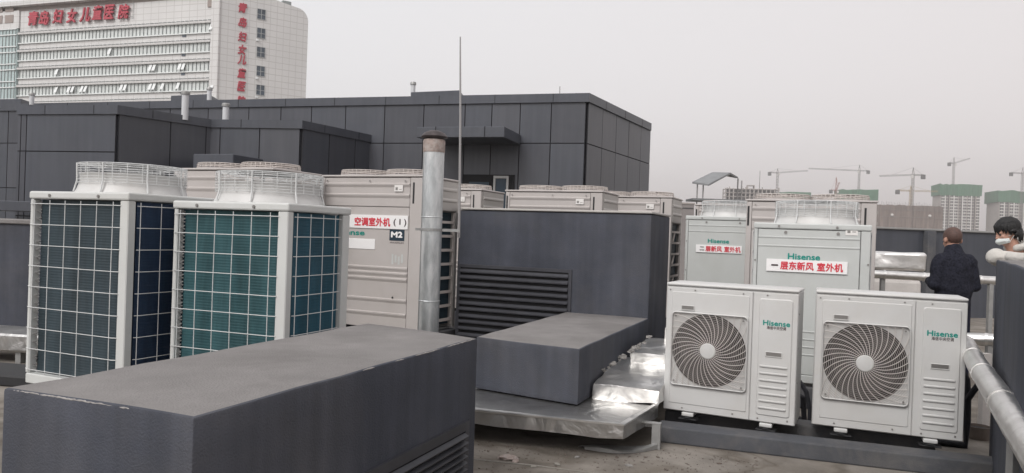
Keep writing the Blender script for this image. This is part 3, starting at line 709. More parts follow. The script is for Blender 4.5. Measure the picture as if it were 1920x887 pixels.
def truss(mb, p0, p1, w_, n, r):
    p0, p1 = Vector(p0), Vector(p1); d = (p1 - p0).normalized()
    s1 = d.cross(Vector((0, 1, 0)));
    if s1.length < .1: s1 = Vector((1, 0, 0))
    s1.normalize(); s2 = d.cross(s1).normalized(); c = [(s1 + s2) * w_ / 2, (s1 - s2) * w_ / 2, (-s1 - s2) * w_ / 2, (-s1 + s2) * w_ / 2]
    for k in c: mb.tube([p0 + k, p1 + k], r, 4)
    for i in range(n):
        a_, b_ = p0.lerp(p1, i / n), p0.lerp(p1, (i + 1) / n)
        for k in range(4):
            mb.tube([a_ + c[k], b_ + c[(k + 1) % 4]], r * .7, 3, caps=False)
def crane(px, ytop, yjib, ybase, pxj, yj, pxc, Y, label, red=False):
    base = at_y(px, ybase, Y); o = empty('tower_crane', (base.x, Y, GZ)); tag(o, label, 'crane', 'tower cranes over the building sites')
    m_ = red if isinstance(red, str) else 'crane_red' if red else 'crane'
    zj = at_y(px, yjib, Y).z - GZ; ztp = at_y(px, ytop, Y).z - GZ
    mb = MB(); truss(mb, (0, 0, 0), (0, 0, zj), 1.7, int(zj / 3), .16); mb.build('mast', m_, o)
    mb = MB(); mb.tube([(-1.0, 0, zj), (0, 0, ztp)], .3, 4); mb.tube([(1.0, 0, zj), (0, 0, ztp)], .3, 4); mb.build('apex', m_, o)
    j = at_y(pxj, yj, Y); jx, jzz = j.x - base.x, j.z - GZ
    mb = MB(); truss(mb, (0, 0, zj), (jx, 0, jzz), 1.0, max(6, int(abs(jx) / 3)), .12); mb.build('jib', m_, o)
    mb = MB(); mb.tube([(0, 0, ztp), (jx * .62, 0, zj + (jzz - zj) * .62 + .8)], .09, 3); mb.build('tie_rod', m_, o)
    c = at_y(pxc, yjib, Y); cx = c.x - base.x
    mb = MB(); truss(mb, (0, 0, zj), (cx, 0, zj + .2), 1.0, 5, .15); mb.build('counter_jib', m_, o)
    sg = 1 if cx > 0 else -1
    mb = MB(); mb.box(cx - 1.7, cx + 1.7, -.9, .9, zj - 3.4, zj + .5, bev=.1); mb.build('counterweight', 'cwt', o)
    mb = MB(); mb.tube([(0, 0, ztp), (cx * .9, 0, zj + .6)], .1, 3); mb.build('tie_rod', m_, o)
    mb = MB(); mb.box(-1.4 * sg - .9, -1.4 * sg + .9, -1.9, -.3, zj - 2.8, zj - .3, bev=.1); mb.build('cab', 'rawpale', o)
    return o
crane(1457, 316, 324, 352, 1515, 320, 1443, 820, 'grey tower crane rising straight out of the bare concrete skeleton')
crane(1610, 309, 320, 356, 1516, 316, 1628, 860, 'tower crane with a very long level jib over the half hidden green tower')
crane(1567, 332, 357, 372, 1574, 342, 1558, 800, 'short reddish crane with folded steep jib beside the half hidden green tower', red=True)
crane(1710, 314, 328, 384, 1649, 330, 1731, 660, 'taller crane standing over the middle of the brown netted block')
crane(1707, 348, 358, 384, 1758, 359, 1683, 680, 'lower crane at the brown netted block with a faint jib', red='crane_yellow')
crane(1787, 295, 306, 347, 1819, 297, 1780, 830, 'crane on the green netted tower above the man, its jib raised')
crane(1916, 314, 325, 360, 1985, 322, 1896, 790, 'crane on the green netted tower behind the masked youth')
p = at_y(1424, 352, 780); mb = MB(); mb.tube([(0, 0, 0), (0, 0, at_y(1424, 320, 780).z - GZ)], [.9, .3], 5)
o = mb.build('radio_mast', 'crane'); o.location = (p.x, 780, GZ); tag(o, 'single slender mast between the canopy and the first crane', 'mast')

# ------------------------------------------------------------------ haze
hzm = bpy.data.materials.new('haze'); hzm.use_nodes = True; ht = hzm.node_tree; ht.nodes.clear()
ho = ht.nodes.new('ShaderNodeOutputMaterial'); pv = ht.nodes.new('ShaderNodeVolumePrincipled')
pv.inputs['Color'].default_value = (0.97, 0.93, 0.92, 1); pv.inputs['Density'].default_value = 0.00048; pv.inputs['Anisotropy'].default_value = 0.1
ht.links.new(pv.outputs[0], ho.inputs['Volume'])
M['haze'] = hzm
mb = MB(); mb.box(-5200, 5200, -3200, 7200, -17.6, 125)
tag(mb.build('haze', 'haze'), 'pale dusty haze in the air over the city', 'haze', kind='stuff')

# ------------------------------------------------------------------ dark rendered blocks with louvres
def louvre(parent, O, ex, ez_h, width, n_out, slats, name='louvre', mat_='louver', fr=0.045):
    """a louvre let into a wall: O lower corner (local), ex unit vector along the wall, n_out outward normal"""
    ex, n_out = Vector(ex), Vector(n_out); T = Matrix(((ex.x, -n_out.x, 0, O[0]), (ex.y, -n_out.y, 0, O[1]), (0, 0, 1, O[2]), (0, 0, 0, 1)))
    h = ez_h
    mb = MB()
    mb.box(0, width, -.012, .02, 0, fr); mb.box(0, width, -.012, .02, h - fr, h); mb.box(0, fr, -.0121, .0199, fr - .001, h - fr + .001); mb.box(width - fr, width, -.0121, .0199, fr - .001, h - fr + .001)
    fo = mb.build(name, mat_, parent, xform=T)
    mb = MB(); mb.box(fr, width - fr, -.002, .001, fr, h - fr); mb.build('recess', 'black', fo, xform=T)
    mb = MB()
    for i in range(slats):
        z = fr + (h - 2 * fr) * (i + .35) / slats; p = (h - 2 * fr) / slats
        z += random.uniform(-.06, .06) * p; q_ = random.uniform(-.05, .05) * p
        pts = [(-.006, z), (-.034, z - p * .1 + q_), (-.036, z + p * .08 + q_), (-.008, z + p * .42)]
        A = [mb.bm.verts.new((fr + .003, y, zz)) for y, zz in pts]; B = [mb.bm.verts.new((width - fr - .003, y, zz)) for y, zz in pts]
        for k in range(4): mb.bm.faces.new((A[k], A[(k + 1) % 4], B[(k + 1) % 4], B[k]))
        mb.bm.faces.new(A); mb.bm.faces.new(list(reversed(B)))
    mb.build('slat', mat_, fo, xform=T)
    return fo
def wobble_prism(pts, z0, z1, parent, name, lip=True):
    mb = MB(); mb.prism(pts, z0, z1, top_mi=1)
    bm = mb.bm
    bmesh.ops.subdivide_edges(bm, edges=list(bm.edges), cuts=7, use_grid_fill=True)
    es = [e for e in bm.edges if len(e.link_faces) == 2 and e.link_faces[0].normal.dot(e.link_faces[1].normal) < 0.5]
    bmesh.ops.bevel(bm, geom=es, offset=0.012, segments=2, profile=0.5, affect='EDGES')
    for v in bm.verts:
        n = math.sin(v.co.x * 5.1 + v.co.y * 3.3) * math.cos(v.co.y * 4.7 - v.co.z * 3)
        v.co += Vector((n * .0025, n * .002, n * .005 if v.co.z > z1 - .05 else 0))
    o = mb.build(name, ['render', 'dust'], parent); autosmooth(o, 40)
    return o
# foreground shaft
A_, B_, C_, D_ = [at_z(x, y, .9) for x, y in ((5, 727), (363, 783), (897, 633), (690, 605))]
sh = empty('vent_shaft', (B_.x, B_.y, 0)); tag(sh, 'long low dark rendered shaft with dusty flat top, nearest of all', 'vent shaft')
L_ = lambda p: (p.x - B_.x, p.y - B_.y)
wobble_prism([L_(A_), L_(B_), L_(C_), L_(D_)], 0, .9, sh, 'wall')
e = (C_ - B_); e.z = 0; Ls = e.length; e.normalize(); nn = Vector((e.y, -e.x, 0))
def hit_face(px, py):
    r = ray(px, py); k = (B_.x * nn.x + B_.y * nn.y) / (r.x * nn.x + r.y * nn.y); p = r * k + Vector((0, 0, EYE)); q = p - B_; return q.x * e.x + q.y * e.y, p.z
f1 = hit_face(876, 787); f0x = f1[0] - 1.35
louvre(sh, (e.x * f0x + nn.x * .004, e.y * f0x + nn.y * .004, .06), e, f1[1] - .06, 1.35, nn, 8, fr=.05)
# paint worn off along the top edges of the shaft
def worn(parent, pa, pb, ranges, out):
    d_ = pb - pa; mb = MB(); c_ = -out * .0045 + Vector((0, 0, -.0045))
    f0, f1 = ranges; n = max(6, int((f1 - f0) * 90)); pts, rad = [], []
    for i in range(n + 1):
        t = i / n; pts.append(pa + d_ * (f0 + (f1 - f0) * t) + c_ + Vector((0, 0, random.uniform(-.0012, .0012)))); rad.append(.0008 + .0032 * math.sin(math.pi * t) ** .5 * random.uniform(.35, 1.1))
    mb.tube(pts, rad, 6)
    mb.build('worn_edge', 'chip', parent)
M['chip'] = mat('worn pale edge', (0.30, 0.285, 0.275), 0.9, var=0.3, vscale=30)
zt9 = Vector((0, 0, .9)); La, Lb, Lc = [Vector((*L_(p), .9)) for p in (A_, B_, C_)]
o1 = (Lb - La).normalized(); o1 = Vector((o1.y, -o1.x, 0)); 
for rg in ((.04, .60), (.63, .69)): worn(sh, La, Lb, rg, o1)
for rg in ((.44, .5), (.57, .61), (.66, .78), (.81, .985)): worn(sh, Lb, Lc, rg, nn)
# second block over the foil duct
BZ0, BZ1 = .25, .663
pts2 = [at_z(x, y, BZ1) for x, y in ((893, 631), (1087, 655), (1218, 597), (1060, 585))]
pts2[2] = pts2[1] + (pts2[2] - pts2[1]) * 0.985
b2o = empty('vent_block', (pts2[1].x, pts2[1].y, BZ0)); tag(b2o, 'small dark rendered block standing over the silver foil duct', 'vent shaft')
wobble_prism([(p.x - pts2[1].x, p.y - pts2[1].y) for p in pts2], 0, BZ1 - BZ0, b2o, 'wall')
# tall louvred block
bf = at_y(1222, 402, 7.75); BH = bf.z; ya = R(23)
tv = Vector((math.cos(ya), -math.sin(ya), 0)); tu = Vector((math.sin(ya), math.cos(ya), 0))
lx = on_front(861, 389, (bf.x, bf.y, 0), 23)[0]
BW = -lx
tb = empty('louvred_block', (bf.x + tv.x * lx, bf.y + tv.y * lx, 0), 23); tag(tb, 'tall dark rendered block with a wide black louvre in its face', 'vent shaft')
wobble_prism([(0, 0), (BW, 0), (BW, .95), (0, .95)], 0, BH, tb, 'wall')
O_tb = (bf.x + tv.x * lx, bf.y + tv.y * lx, 0)
q1 = on_front(1073, 506, O_tb, 23)
louvre(tb, (.012, -.004, .25), (1, 0, 0), q1[1] - .25, q1[0] - .012, (0, -1, 0), 11, fr=.035)
mb = MB(); mb.box(-.012, BW + .012, -.018, .97, BH + .006, BH + .03, bev=.006); mb.build('coping', 'beige_side', tb)

# right hand wall, masked youth leans on it
WZ = 1.43
wf = at_y(1868, 487, 5.45); wn_ = at_y(1937, 508, 2.55)
d = (wn_ - wf); d.z = 0; side = Vector((-d.y, d.x, 0)).normalized() if Vector((-d.y, d.x, 0)).x > 0 else Vector((d.y, -d.x, 0)).normalized()
rw = empty('roof_wall', (wf.x, wf.y, 0)); tag(rw, 'dark rendered wall block the masked youth leans on', 'wall')
wobble_prism([(0, 0), (d.x, d.y), (d.x + side.x * .62, d.y + side.y * .62), (side.x * .62, side.y * .62)], 0, WZ, rw, 'wall')

# parapet at the back
p0 = at_y(1560, 423, 15.6); p1 = at_y(1870, 437.5, 16.4); pd = (p1 - p0); pd.z = 0; pe = p0 + pd * 2.2; PZ = 1.9
pp = empty('parapet_wall', (p0.x, p0.y, 0)); tag(pp, 'dark roof edge parapet behind the man in the dark jacket', 'wall')
yawp = -math.degrees(math.atan2(pd.y, pd.x)); pp.rotation_euler = (0, 0, -R(yawp)); PL = (pe - p0).length
mb = MB(); mb.box(0, PL, 0, .25, 0, PZ - .04); mb.build('wall', 'panel', pp)
mb = MB(); mb.box(-.02, PL, -.05, .30, PZ - .038, PZ + .005, bev=.008); mb.build('coping', 'steel', pp)
pj = on_front(1736, 500, p0 * 1.0 - Vector((0, 0, p0.z)), yawp)[0]
mb = MB(); mb.box(pj - .1, pj + .1, -.16, -.002, 0, PZ - .045, bev=.01); mb.build('pier', 'plinth', pp)

# low dark block and duct at the far side of the foreground cabinets
q = at_y(-60, 408, 9.4); q2 = at_y(130, 414, 9.1)
lb = empty('low_block_wall', (q.x, q.y, 0), math.degrees(math.atan2(q.y - q2.y, q2.x - q.x))); tag(lb, 'low dark rendered wall with a pale capping behind the first white cabinet', 'wall')
wl = (q2 - q).length
mb = MB(); mb.box(-1, wl, 0, 1.2, 0, q.z - .06); mb.build('wall', 'render', lb)
mb = MB(); mb.box(-1.02, wl + .02, -.03, 1.23, q.z - .058, q.z, bev=.01); mb.build('coping', 'dust', lb)
q = at_y(-60, 622, 7.6); q2 = at_y(120, 628, 7.4)
ld = empty('long_duct', (q.x, q.y, 0), 8); tag(ld, 'dull grey clad duct running behind the foot of the first white cabinet', 'duct')
mb = MB(); mb.box(-1, 1.6, 0, .55, .12, q.z, bev=.02); mb.build('casing', 'foil_dull', ld)
for x in (-.6, .5, 1.3):
    mb = MB(); mb.box(x, x + .06, .05, .5, 0, .119); mb.build('leg', 'steel', ld)

# ------------------------------------------------------------------ plinths and added shade box
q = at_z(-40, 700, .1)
o = empty('shade_box', (q.x, q.y, 0), 10); tag(o, 'dark low box added as shade in the gap before the dull grey clad duct', 'shade_box')
mb = MB(); mb.box(-1, .62, 0, .5, 0, .1, bev=.015); mb.build('body', 'rubber', o)  # black box added to stand in for the shadow on the deck here
def plinth(px, py, Y, yaw, w_, d_, h_, label, name='equipment_plinth', z=0):
    p = at_y(px, py, Y)
    o = empty(name, (p.x, p.y, z), yaw); tag(o, label, 'plinth')
    return o
def simple_block(name, loc, yaw, x0, x1, y0, y1, h, m, label, cat, bev=.012, group=None):
    o = empty(name, loc, yaw); tag(o, label, cat, group)
    mb = MB(); mb.box(x0, x1, y0, y1, 0, h, bev=bev); mb.build('body', m, o); return o
k0_, k1_ = at_z(1237, 799, .12), at_z(1872, 870, .12)
kv = k1_ - k0_; kyaw = -math.degrees(math.atan2(kv.y, kv.x)); KL = kv.length
for nm, yo, lab in (('a', 0, 'front grey painted beam carrying the two fan units'), ('b', .52, 'rear grey painted beam under the two fan units')):
    a = R(kyaw); off = Vector((math.sin(a), math.cos(a), 0)) * yo
    o = empty('plinth_beam', (k0_.x + off.x, k0_.y + off.y, 0), kyaw); tag(o, lab, 'plinth', 'beams under the fan units')
    mb = MB(); mb.box(-.02, KL + (.1 if nm == 'a' else -.25), 0, .2, 0, .12, bev=.012, seg=2)
    bm = mb.bm
    mb.build('beam', 'plinth', o)

# ------------------------------------------------------------------ outdoor units
SG = 'outdoor units standing on the roof'
def ribs(zlist, z0, z1, base_y, dpt=.012, hgt=.035):
    """front profile from z0 to z1 with a raised rounded rib at every height in zlist"""
    pr = [(base_y, z0)]
    for z in sorted(zlist):
        pr += [(base_y, z - hgt), (base_y - dpt, z - hgt * .2), (base_y - dpt, z + hgt * .2), (base_y, z + hgt * .45)]
    pr.append((base_y, z1)); return pr
def fan_ring(parent, cx, cy, z, r, m_, wire, h=.07):
    mb = MB(); mb.lathe([(r * 1.04, 0), (r * 1.05, h * .25), (r * .98, h * .3), (r * .97, 0)], (cx, cy, z), 40); fr = autosmooth(mb.build('fan_guard', m_, parent))
    mb = MB()
    for k in range(36):
        a = 2 * math.pi * k / 36
        mb.tube([(cx + r * 1.02 * math.cos(a), cy + r * 1.02 * math.sin(a), z + h * .1), (cx + r * 1.0 * math.cos(a), cy + r * 1.0 * math.sin(a), z + h), (cx + r * .25 * math.cos(a), cy + r * .25 * math.sin(a), z + h * 1.12)], .004, 4, caps=False)
    for rr, zz in ((1.02, .45), (1.02, .72), (1.0, 1.0), (.75, 1.05), (.5, 1.09), (.25, 1.12)): mb.ring((cx, cy, z + h * zz), r * rr, .0045, 40, 4)
    mb.build('wire', wire, fr)
    mb = MB(); mb.lathe([(r * .95, .002), (r * .3, .006)], (cx, cy, z), 24, cap1=True); mb.build('cavity', 'cavity', fr)
def double_unit(loc, yaw, w=1.38, d=.79, h=1.70):
    o = empty('twin_fan_unit', loc, yaw)
    side0 = h - .36
    mb = MB(); mb.box(.0, w, .02, d, side0, h - .012, bev=.008); mb.box(0, .06, .02, d, 0, side0 - .001); mb.box(.061, w - .07, d - .03, d, 0, side0 - .001); mb.box(w - .075, w, .02, .085, 0, side0 - .001); mb.box(w - .06, w, d - .06, d, 0, side0 - .001)
    mb.build('cabinet', 'beige_side', o)
    mb = MB(); mb.box(-.012, w + .012, -.014, d + .012, h - .01, h + .012, bev=.006); mb.build('top_panel', 'beige', o)
    # upper and lower front panels
    up = MB(); up.profile(ribs([h - .21, h - .09], h - .335, h - .02, 0), .065, w - .165, .019); up.build('front_panel', 'beige', o)
    lo = MB(); lo.profile([(0, .02)] + ribs([h - 1.52, h - 1.365, h - 1.135, h - 1.075, h - 1.015], .021, h - .345, 0)[1:], .065, w - .165, .019); lo.build('front_panel', 'beige', o)
    seam = MB(); seam.box(.066, w - .166, .003, .018, h - 1.262, h - 1.254) if False else None
    seam.bm.free()
    for x0, x1 in ((0, .06), (w - .16, w)):
        mb = MB(); mb.box(x0, x1, -.006, .019, .0, h - .018, bev=.006); ps = mb.build('post', 'beige', o)
        mb = MB(); xx = x0 + .012 if x0 == 0 else x0 + .035
        mb.box(xx, xx + .022, -.008, -.0065, h - .30, h - .07); mb.build('slot', 'rubber', ps)
    # side: dark coil behind a lattice
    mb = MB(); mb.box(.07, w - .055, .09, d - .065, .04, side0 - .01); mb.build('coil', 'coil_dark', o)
    mb = MB(); xw = w - .012; step = .16; z = .08; k = 0
    while z < side0 - .05:
        mb.box(xw - .012, xw + .008, .086, d - .061, z, z + .03)
        if k % 2 == 0: mb.tube([(xw, .22, z + .03), (xw, .34, z + step)], .014, 6)
        z += step; k += 1
    for y in (.086, d - .083): mb.box(xw - .0119, xw + .0079, y, y + .022, .03, side0 - .012)
    mb.build('side_lattice', 'wire_beige', o)
    sp = MB(); sp.profile([(0, side0 + .01), (0, side0 + .1), (-.012, side0 + .115), (-.012, side0 + .13), (0, side0 + .15), (0, side0 + .22), (-.012, side0 + .235), (-.012, side0 + .25), (0, side0 + .27), (0, h - .03)], .06, d - .06, .006)
    sp.build('side_panel', 'beige_side', o, xform=Matrix.Translation((w + .006, 0, 0)) @ Matrix.Rotation(math.pi / 2, 4, 'Z'))
    for cx in (w * .27, w * .73): fan_ring(o, cx, d * .5, h + .012, .31, 'beige', 'wire_beige')
    mb = MB()
    for x in (.10, w * .5, w - .22):
        mb.lathe([(.009, 0), (.009, -.006)], (x, -.013, h - .055), 10, axis='y', cap0=True, cap1=True)
    mb.build('screw', 'screw', o)
    mb = MB(); mb.box(w - .36, w - .25, -.0135, -.0125, h - .17, h - .10); mb.build('sticker', 'sticker', o)
    mb = MB(); mb.box(w - .345, w - .315, -.0142, -.0137, h - .155, h - .125); mb.box(w - .30, w - .265, -.0142, -.0137, h - .15, h - .145); mb.build('sticker_print', 'screw', o)
    for x in (.05, w - .15):
        mb = MB(); mb.box(x, x + .1, .03, d - .03, -.02, -.001); mb.build('foot', 'steel', o)
    return o
def single_unit(loc, yaw, front, w=.975, d=.77, h=1.33, coil=('coil_grey', 'coil_navy'), white='offwhite'):
    o = empty('top_fan_unit', loc, yaw); P = .062
    mb = MB(); mb.box(-.008, w + .008, -.008, d + .008, h - .055, h, bev=.012, seg=2); mb.build('top_panel', white, o)
    mb = MB(); mb.box(0, w, 0, d, 0, .075, bev=.008); mb.build('base_pan', white, o)
    for x0, x1, y0, y1 in ((0, P * .55, 0, P), (w - P * 1.3, w, 0, P), (0, P, d - P, d), (w - P, w, d - P * 1.4, d)):
        mb = MB(); mb.box(x0, x1, y0, y1, .076, h - .056, bev=.006); mb.build('post', white, o)
    if front == 'coil':
        mb = MB(); mb.box(.05, w - .06, .055, .12, .08, h - .06); mb.build('coil', coil[0], o)
        mb = MB(); mb.box(w - .12, w - .03, P + .03, d - .1, .08, h - .06); mb.build('coil', coil[1], o)
        mb = MB(); mb.box(.05, w - .125, .125, d - .1, .08, h - .06); mb.build('inner_case', 'cavity', o)
        # pipe bends seen between coil and post
        mb = MB()
        for i in range(22):
            z = .12 + i * (h - .22) / 21; mb.tube([(.052, .05, z), (.038, .03, z + .012), (.052, .05, z + .026)], .006, 5)
        mb.build('return_bends', 'steel', o)
        mb = MB()
        for i in range(6):
            x = .07 + (w - .20) * i / 5; mb.tube([(x, -.012, .085), (x + random.uniform(-.004, .004), -.016, h * .5), (x, -.012, h - .065)], .0028, 5)
        for i in range(9):
            z = .11 + (h - .20) * i / 8; mb.tube([(.012, -.006, z), (.05, -.018, z - .001), (w - .10, -.018, z), (w - .068, -.005, z)], .0028, 5)
        mb.build('wire_guard', 'wire', o)
        mb = MB(); ys = P + .03
        for i in range(4):
            y = ys + (d - .2 - ys) * i / 3; mb.tube([(w + .008, y, .085), (w + .008, y, h - .065)], .0028, 5)
        for i in range(9):
            z = .11 + (h - .20) * i / 8; mb.tube([(w - .002, ys - .02, z), (w + .012, ys + .01, z), (w + .012, d - .18, z), (w - .002, d - .12, z)], .0028, 5)
        mb.build('wire_guard', 'wire', o)
    else:
        pan = MB(); pan.profile(ribs([h - .13, h - .21, h - .98, h - 1.05, h - 1.12, h - 1.19], .08, h - .06, .002, dpt=.005, hgt=.014), .037, w - .085, .05); pan.build('front_panel', white, o)
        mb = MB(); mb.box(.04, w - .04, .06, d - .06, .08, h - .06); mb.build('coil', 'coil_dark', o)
        mb = MB(); mb.box(.0345, .0365, .0, .03, .08, h - .058); mb.box(w - .0845, w - .0815, .0, .03, .08, h - .058); mb.build('panel_gap', 'rubber', o)
        for xx in (-.016, w + .010):
            mb = MB()
            for i in range(4):
                y = .1 + (d - .25) * i / 3; mb.tube([(xx, y, .085), (xx, y, h - .065)], .0042, 5)
            for i in range(8):
                z = .11 + (h - .2) * i / 7; mb.tube([(xx, .06, z), (xx, d - .1, z)], .0042, 5)
            mb.build('wire_guard', 'wire', o)
    cx, cy, r = w * .53, d * .52, .345
    mb = MB(); mb.lathe([(r * 1.10, h), (r * 1.09, h + .012), (r * 1.06, h + .03), (r * 1.03, h + .06), (r * 1.0, h + .09), (r * 1.0, h + .125), (r * 1.03, h + .145), (r * .99, h + .145), (r * .96, h + .05)], (cx, cy, 0), 48)
    s_ = autosmooth(mb.build('fan_shroud', 'white', o), 50)
    mb = MB(); G = r * 1.07; zt = h + .212
    for zz in (.075, .095, .115, .135, .155, .172, .188, .201, .212): mb.ring((cx, cy, h + zz), G, .0022, 48, 4)
    for rr in (.92, .82, .72, .62, .52, .42, .32, .2): mb.ring((cx, cy, zt + .004), r * rr, .0028, 40, 4)
    for k in range(24):
        a = 2 * math.pi * k / 24; c_, sn = math.cos(a), math.sin(a)
        mb.tube([(cx + G * c_, cy + G * sn, h + .075), (cx + G * c_, cy + G * sn, zt), (cx + r * .15 * c_, cy + r * .15 * sn, zt + .006)], .0028, 4, caps=False)
    for k in range(8):
        a = 2 * math.pi * k / 8 + .35; c_, sn = math.cos(a), math.sin(a)
        mb.tube([(cx + r * 1.13 * c_, cy + r * 1.13 * sn, h + .006), (cx + G * c_, cy + G * sn, h + .085), (cx + G * 1.01 * c_, cy + G * 1.01 * sn, zt)], .006, 5)
    mb.build('fan_guard', 'wire', o)
    mb = MB(); mb.lathe([(.09, h + .06), (.09, h + .15)], (cx, cy, 0), 20, cap0=True, cap1=True)
    for k in range(4):
        a = 2 * math.pi * k / 4
        v = [Vector((.07, -.05, h + .07)), Vector((r * .92, -.12, h + .06)), Vector((r * .92, .10, h + .15)), Vector((.07, .05, h + .14))]
        m_ = Matrix.Rotation(a, 4, 'Z'); vs = [mb.bm.verts.new(Vector((cx, cy, 0)) + m_ @ p) for p in v]; mb.bm.faces.new(vs)
    mb.build('fan', 'fan', o)
    mb = MB()
    for x in (.22, .72): mb.lathe([(.011, 0), (.011, -.006)], (w * x, -.009, h - .03), 10, axis='y', cap0=True, cap1=True)
    mb.build('screw', 'screw', o)
    for y in (.06, d - .14):
        mb = MB(); mb.box(.02, w - .02, y, y + .08, -.03, -.001); mb.build('skid', 'steel', o)
    return o

# plinths under the rows (mostly hidden by what stands before them)
def row_plinth(loc, yaw, w_, d_, h_, label):
    o = simple_block('equipment_plinth', loc, yaw, -.02, w_ + .02, -.0, d_ + .02, h_, 'rubber' if h_ > .36 and w_ < 1 else 'plinth', label, 'plinth', group='plinths under the outdoor units'); return o

# two white cabinets with wire guarded coils
Lu2 = single_unit((-2.356, 5.196, .398), 20.5, 'coil', w=.955, d=.73, h=1.247, coil=('coil_teal', 'coil_blue'))
tag(Lu2, 'white coil cabinet with bright teal fins, between its greyer twin and the flue', 'outdoor unit', SG)
Lu1 = single_unit((-3.504, 5.424, .288), 24.0, 'coil', w=1.01, d=.80, h=1.395)
tag(Lu1, 'white coil cabinet with greyish fins, farthest from the flue pipe', 'outdoor unit', SG)
row_plinth((-2.356, 5.196, 0), 20.5, .955, .73, .365, 'low plinth under the white cabinet with bright teal fins')
row_plinth((-3.504, 5.424, 0), 24.0, 1.01, .80, .255, 'low plinth under the white cabinet with greyish fins')

# twin fan beige units: one built, the rest copied
B1loc = (-2.228, 8.647, .382)
B1u = double_unit(B1loc, 25.0)
spots = [((-3.78, 8.32, .38), 23, 'beige twin fan unit peeping out between the two white coil cabinets'),
         ((-.103, 10.31, .382), 23.4, 'beige twin fan unit, middle one above the tall louvred block'),
         ((-1.72, 11.0, .39), 23, 'beige twin fan unit beside the thin pole, half hidden by the flue row'),
         ((.964, 11.064, .382), 23, 'beige twin fan unit, end one above the corner of the louvred block'),
         ((2.745, 8.78, .285), 22.7, 'beige twin fan unit squeezed between the two pale signed cabinets'),
         ((3.0, 12.3, .37), 23, 'beige twin fan unit under the tilted canopy, mostly hidden')]
for loc, yaw, lab in spots:
    c = copy_tree(B1u); c.location = loc; c.rotation_euler = (0, 0, -R(yaw)); tag(c, lab, 'outdoor unit', SG)
tag(B1u, 'beige twin fan unit with red lettered sign and M2 badge', 'outdoor unit', SG)
for (loc, yaw, lab), nm in zip(spots + [(B1loc, 25, '')], ('beside the white cabinets', 'behind the middle of the tall block', 'behind the thin pole', 'behind the end of the tall block', 'between the signed cabinets', 'below the canopy', 'with the sign')):
    row_plinth((loc[0], loc[1], 0), yaw, 1.38, .79, loc[2] - .025, 'low plinth under the beige unit ' + nm)
O, ya_ = B1loc, 25.0
def fr(px, py): return on_front(px, py, O, ya_)
(xa, za), (xb, zb) = fr(640, 401), fr(765, 431)
zc = (fr(700, 404)[1] + fr(700, 427)[1]) / 2
mb = MB(); mb.box(xa, xb, -.010, -.003, zc - .075, zc + .075); sp = mb.build('sign_plate', 'plate', B1u)
xl, xr = fr(666, 415)[0], fr(733, 417)[0]
lettering('空调室外机', sp, (xl + xr) / 2, zc - .002, xr - xl, .098, 'red', y=-.0125, bold=.05, depth=.002)
xl, xr = fr(739, 418)[0], fr(763, 419)[0]
lettering('( 1 )', sp, (xl + xr) / 2, zc - .004, xr - xl, .085, 'ink', y=-.0125, bold=.04, depth=.002)
xl, xr = fr(622, 435)[0], fr(684, 437)[0]; zz = fr(672, 436)[1]
lettering('Hisense', B1u, (xl + xr) / 2, zz, xr - xl, .062, 'teal', y=-.002, bold=.05, depth=.0015, name='logo')
(x0, z0), (x1, z1) = fr(731, 430), fr(758, 452)
mb = MB(); mb.box(x0, x1, -.004, -.0005, z1, z0); bd = mb.build('badge', 'navy', B1u)
lettering('M2', bd, (x0 + x1) / 2, (z0 + z1) / 2 + .006, (x1 - x0) * .78, (z0 - z1) * .55, 'plate', y=-.006, bold=.09, depth=.0015)
lettering('MAXIMUM', B1u, (x0 + x1) / 2, z1 - .024, (x1 - x0) * .9, .018, 'ink', y=-.001, depth=.001, bold=.01)
(x0, z0), (x1, z1) = fr(645, 446), fr(703, 468)
mb = MB(); mb.box(x0, x1, -.006, -.0005, z1, z0, bev=.003); mb.build('name_plate', 'plate', B1u)
(x0, z0), (x1, z1) = fr(734, 476), fr(757, 497)
mb = MB()
for i in range(4): mb.box(x0 + (x1 - x0) * i / 4 + .004, x0 + (x1 - x0) * (i + .7) / 4, -.0022, -.0006, z1 + .02 * (i % 2), z0 - .012 * (i % 3))
mb.build('worn_label', 'pale', B1u)
mb = MB(); q = fr(736, 558); mb.lathe([(.012, 0), (.012, -.004)], (q[0], -.001, q[1]), 10, axis='y', cap0=True, cap1=True); mb.build('plug', 'rubber', B1u)

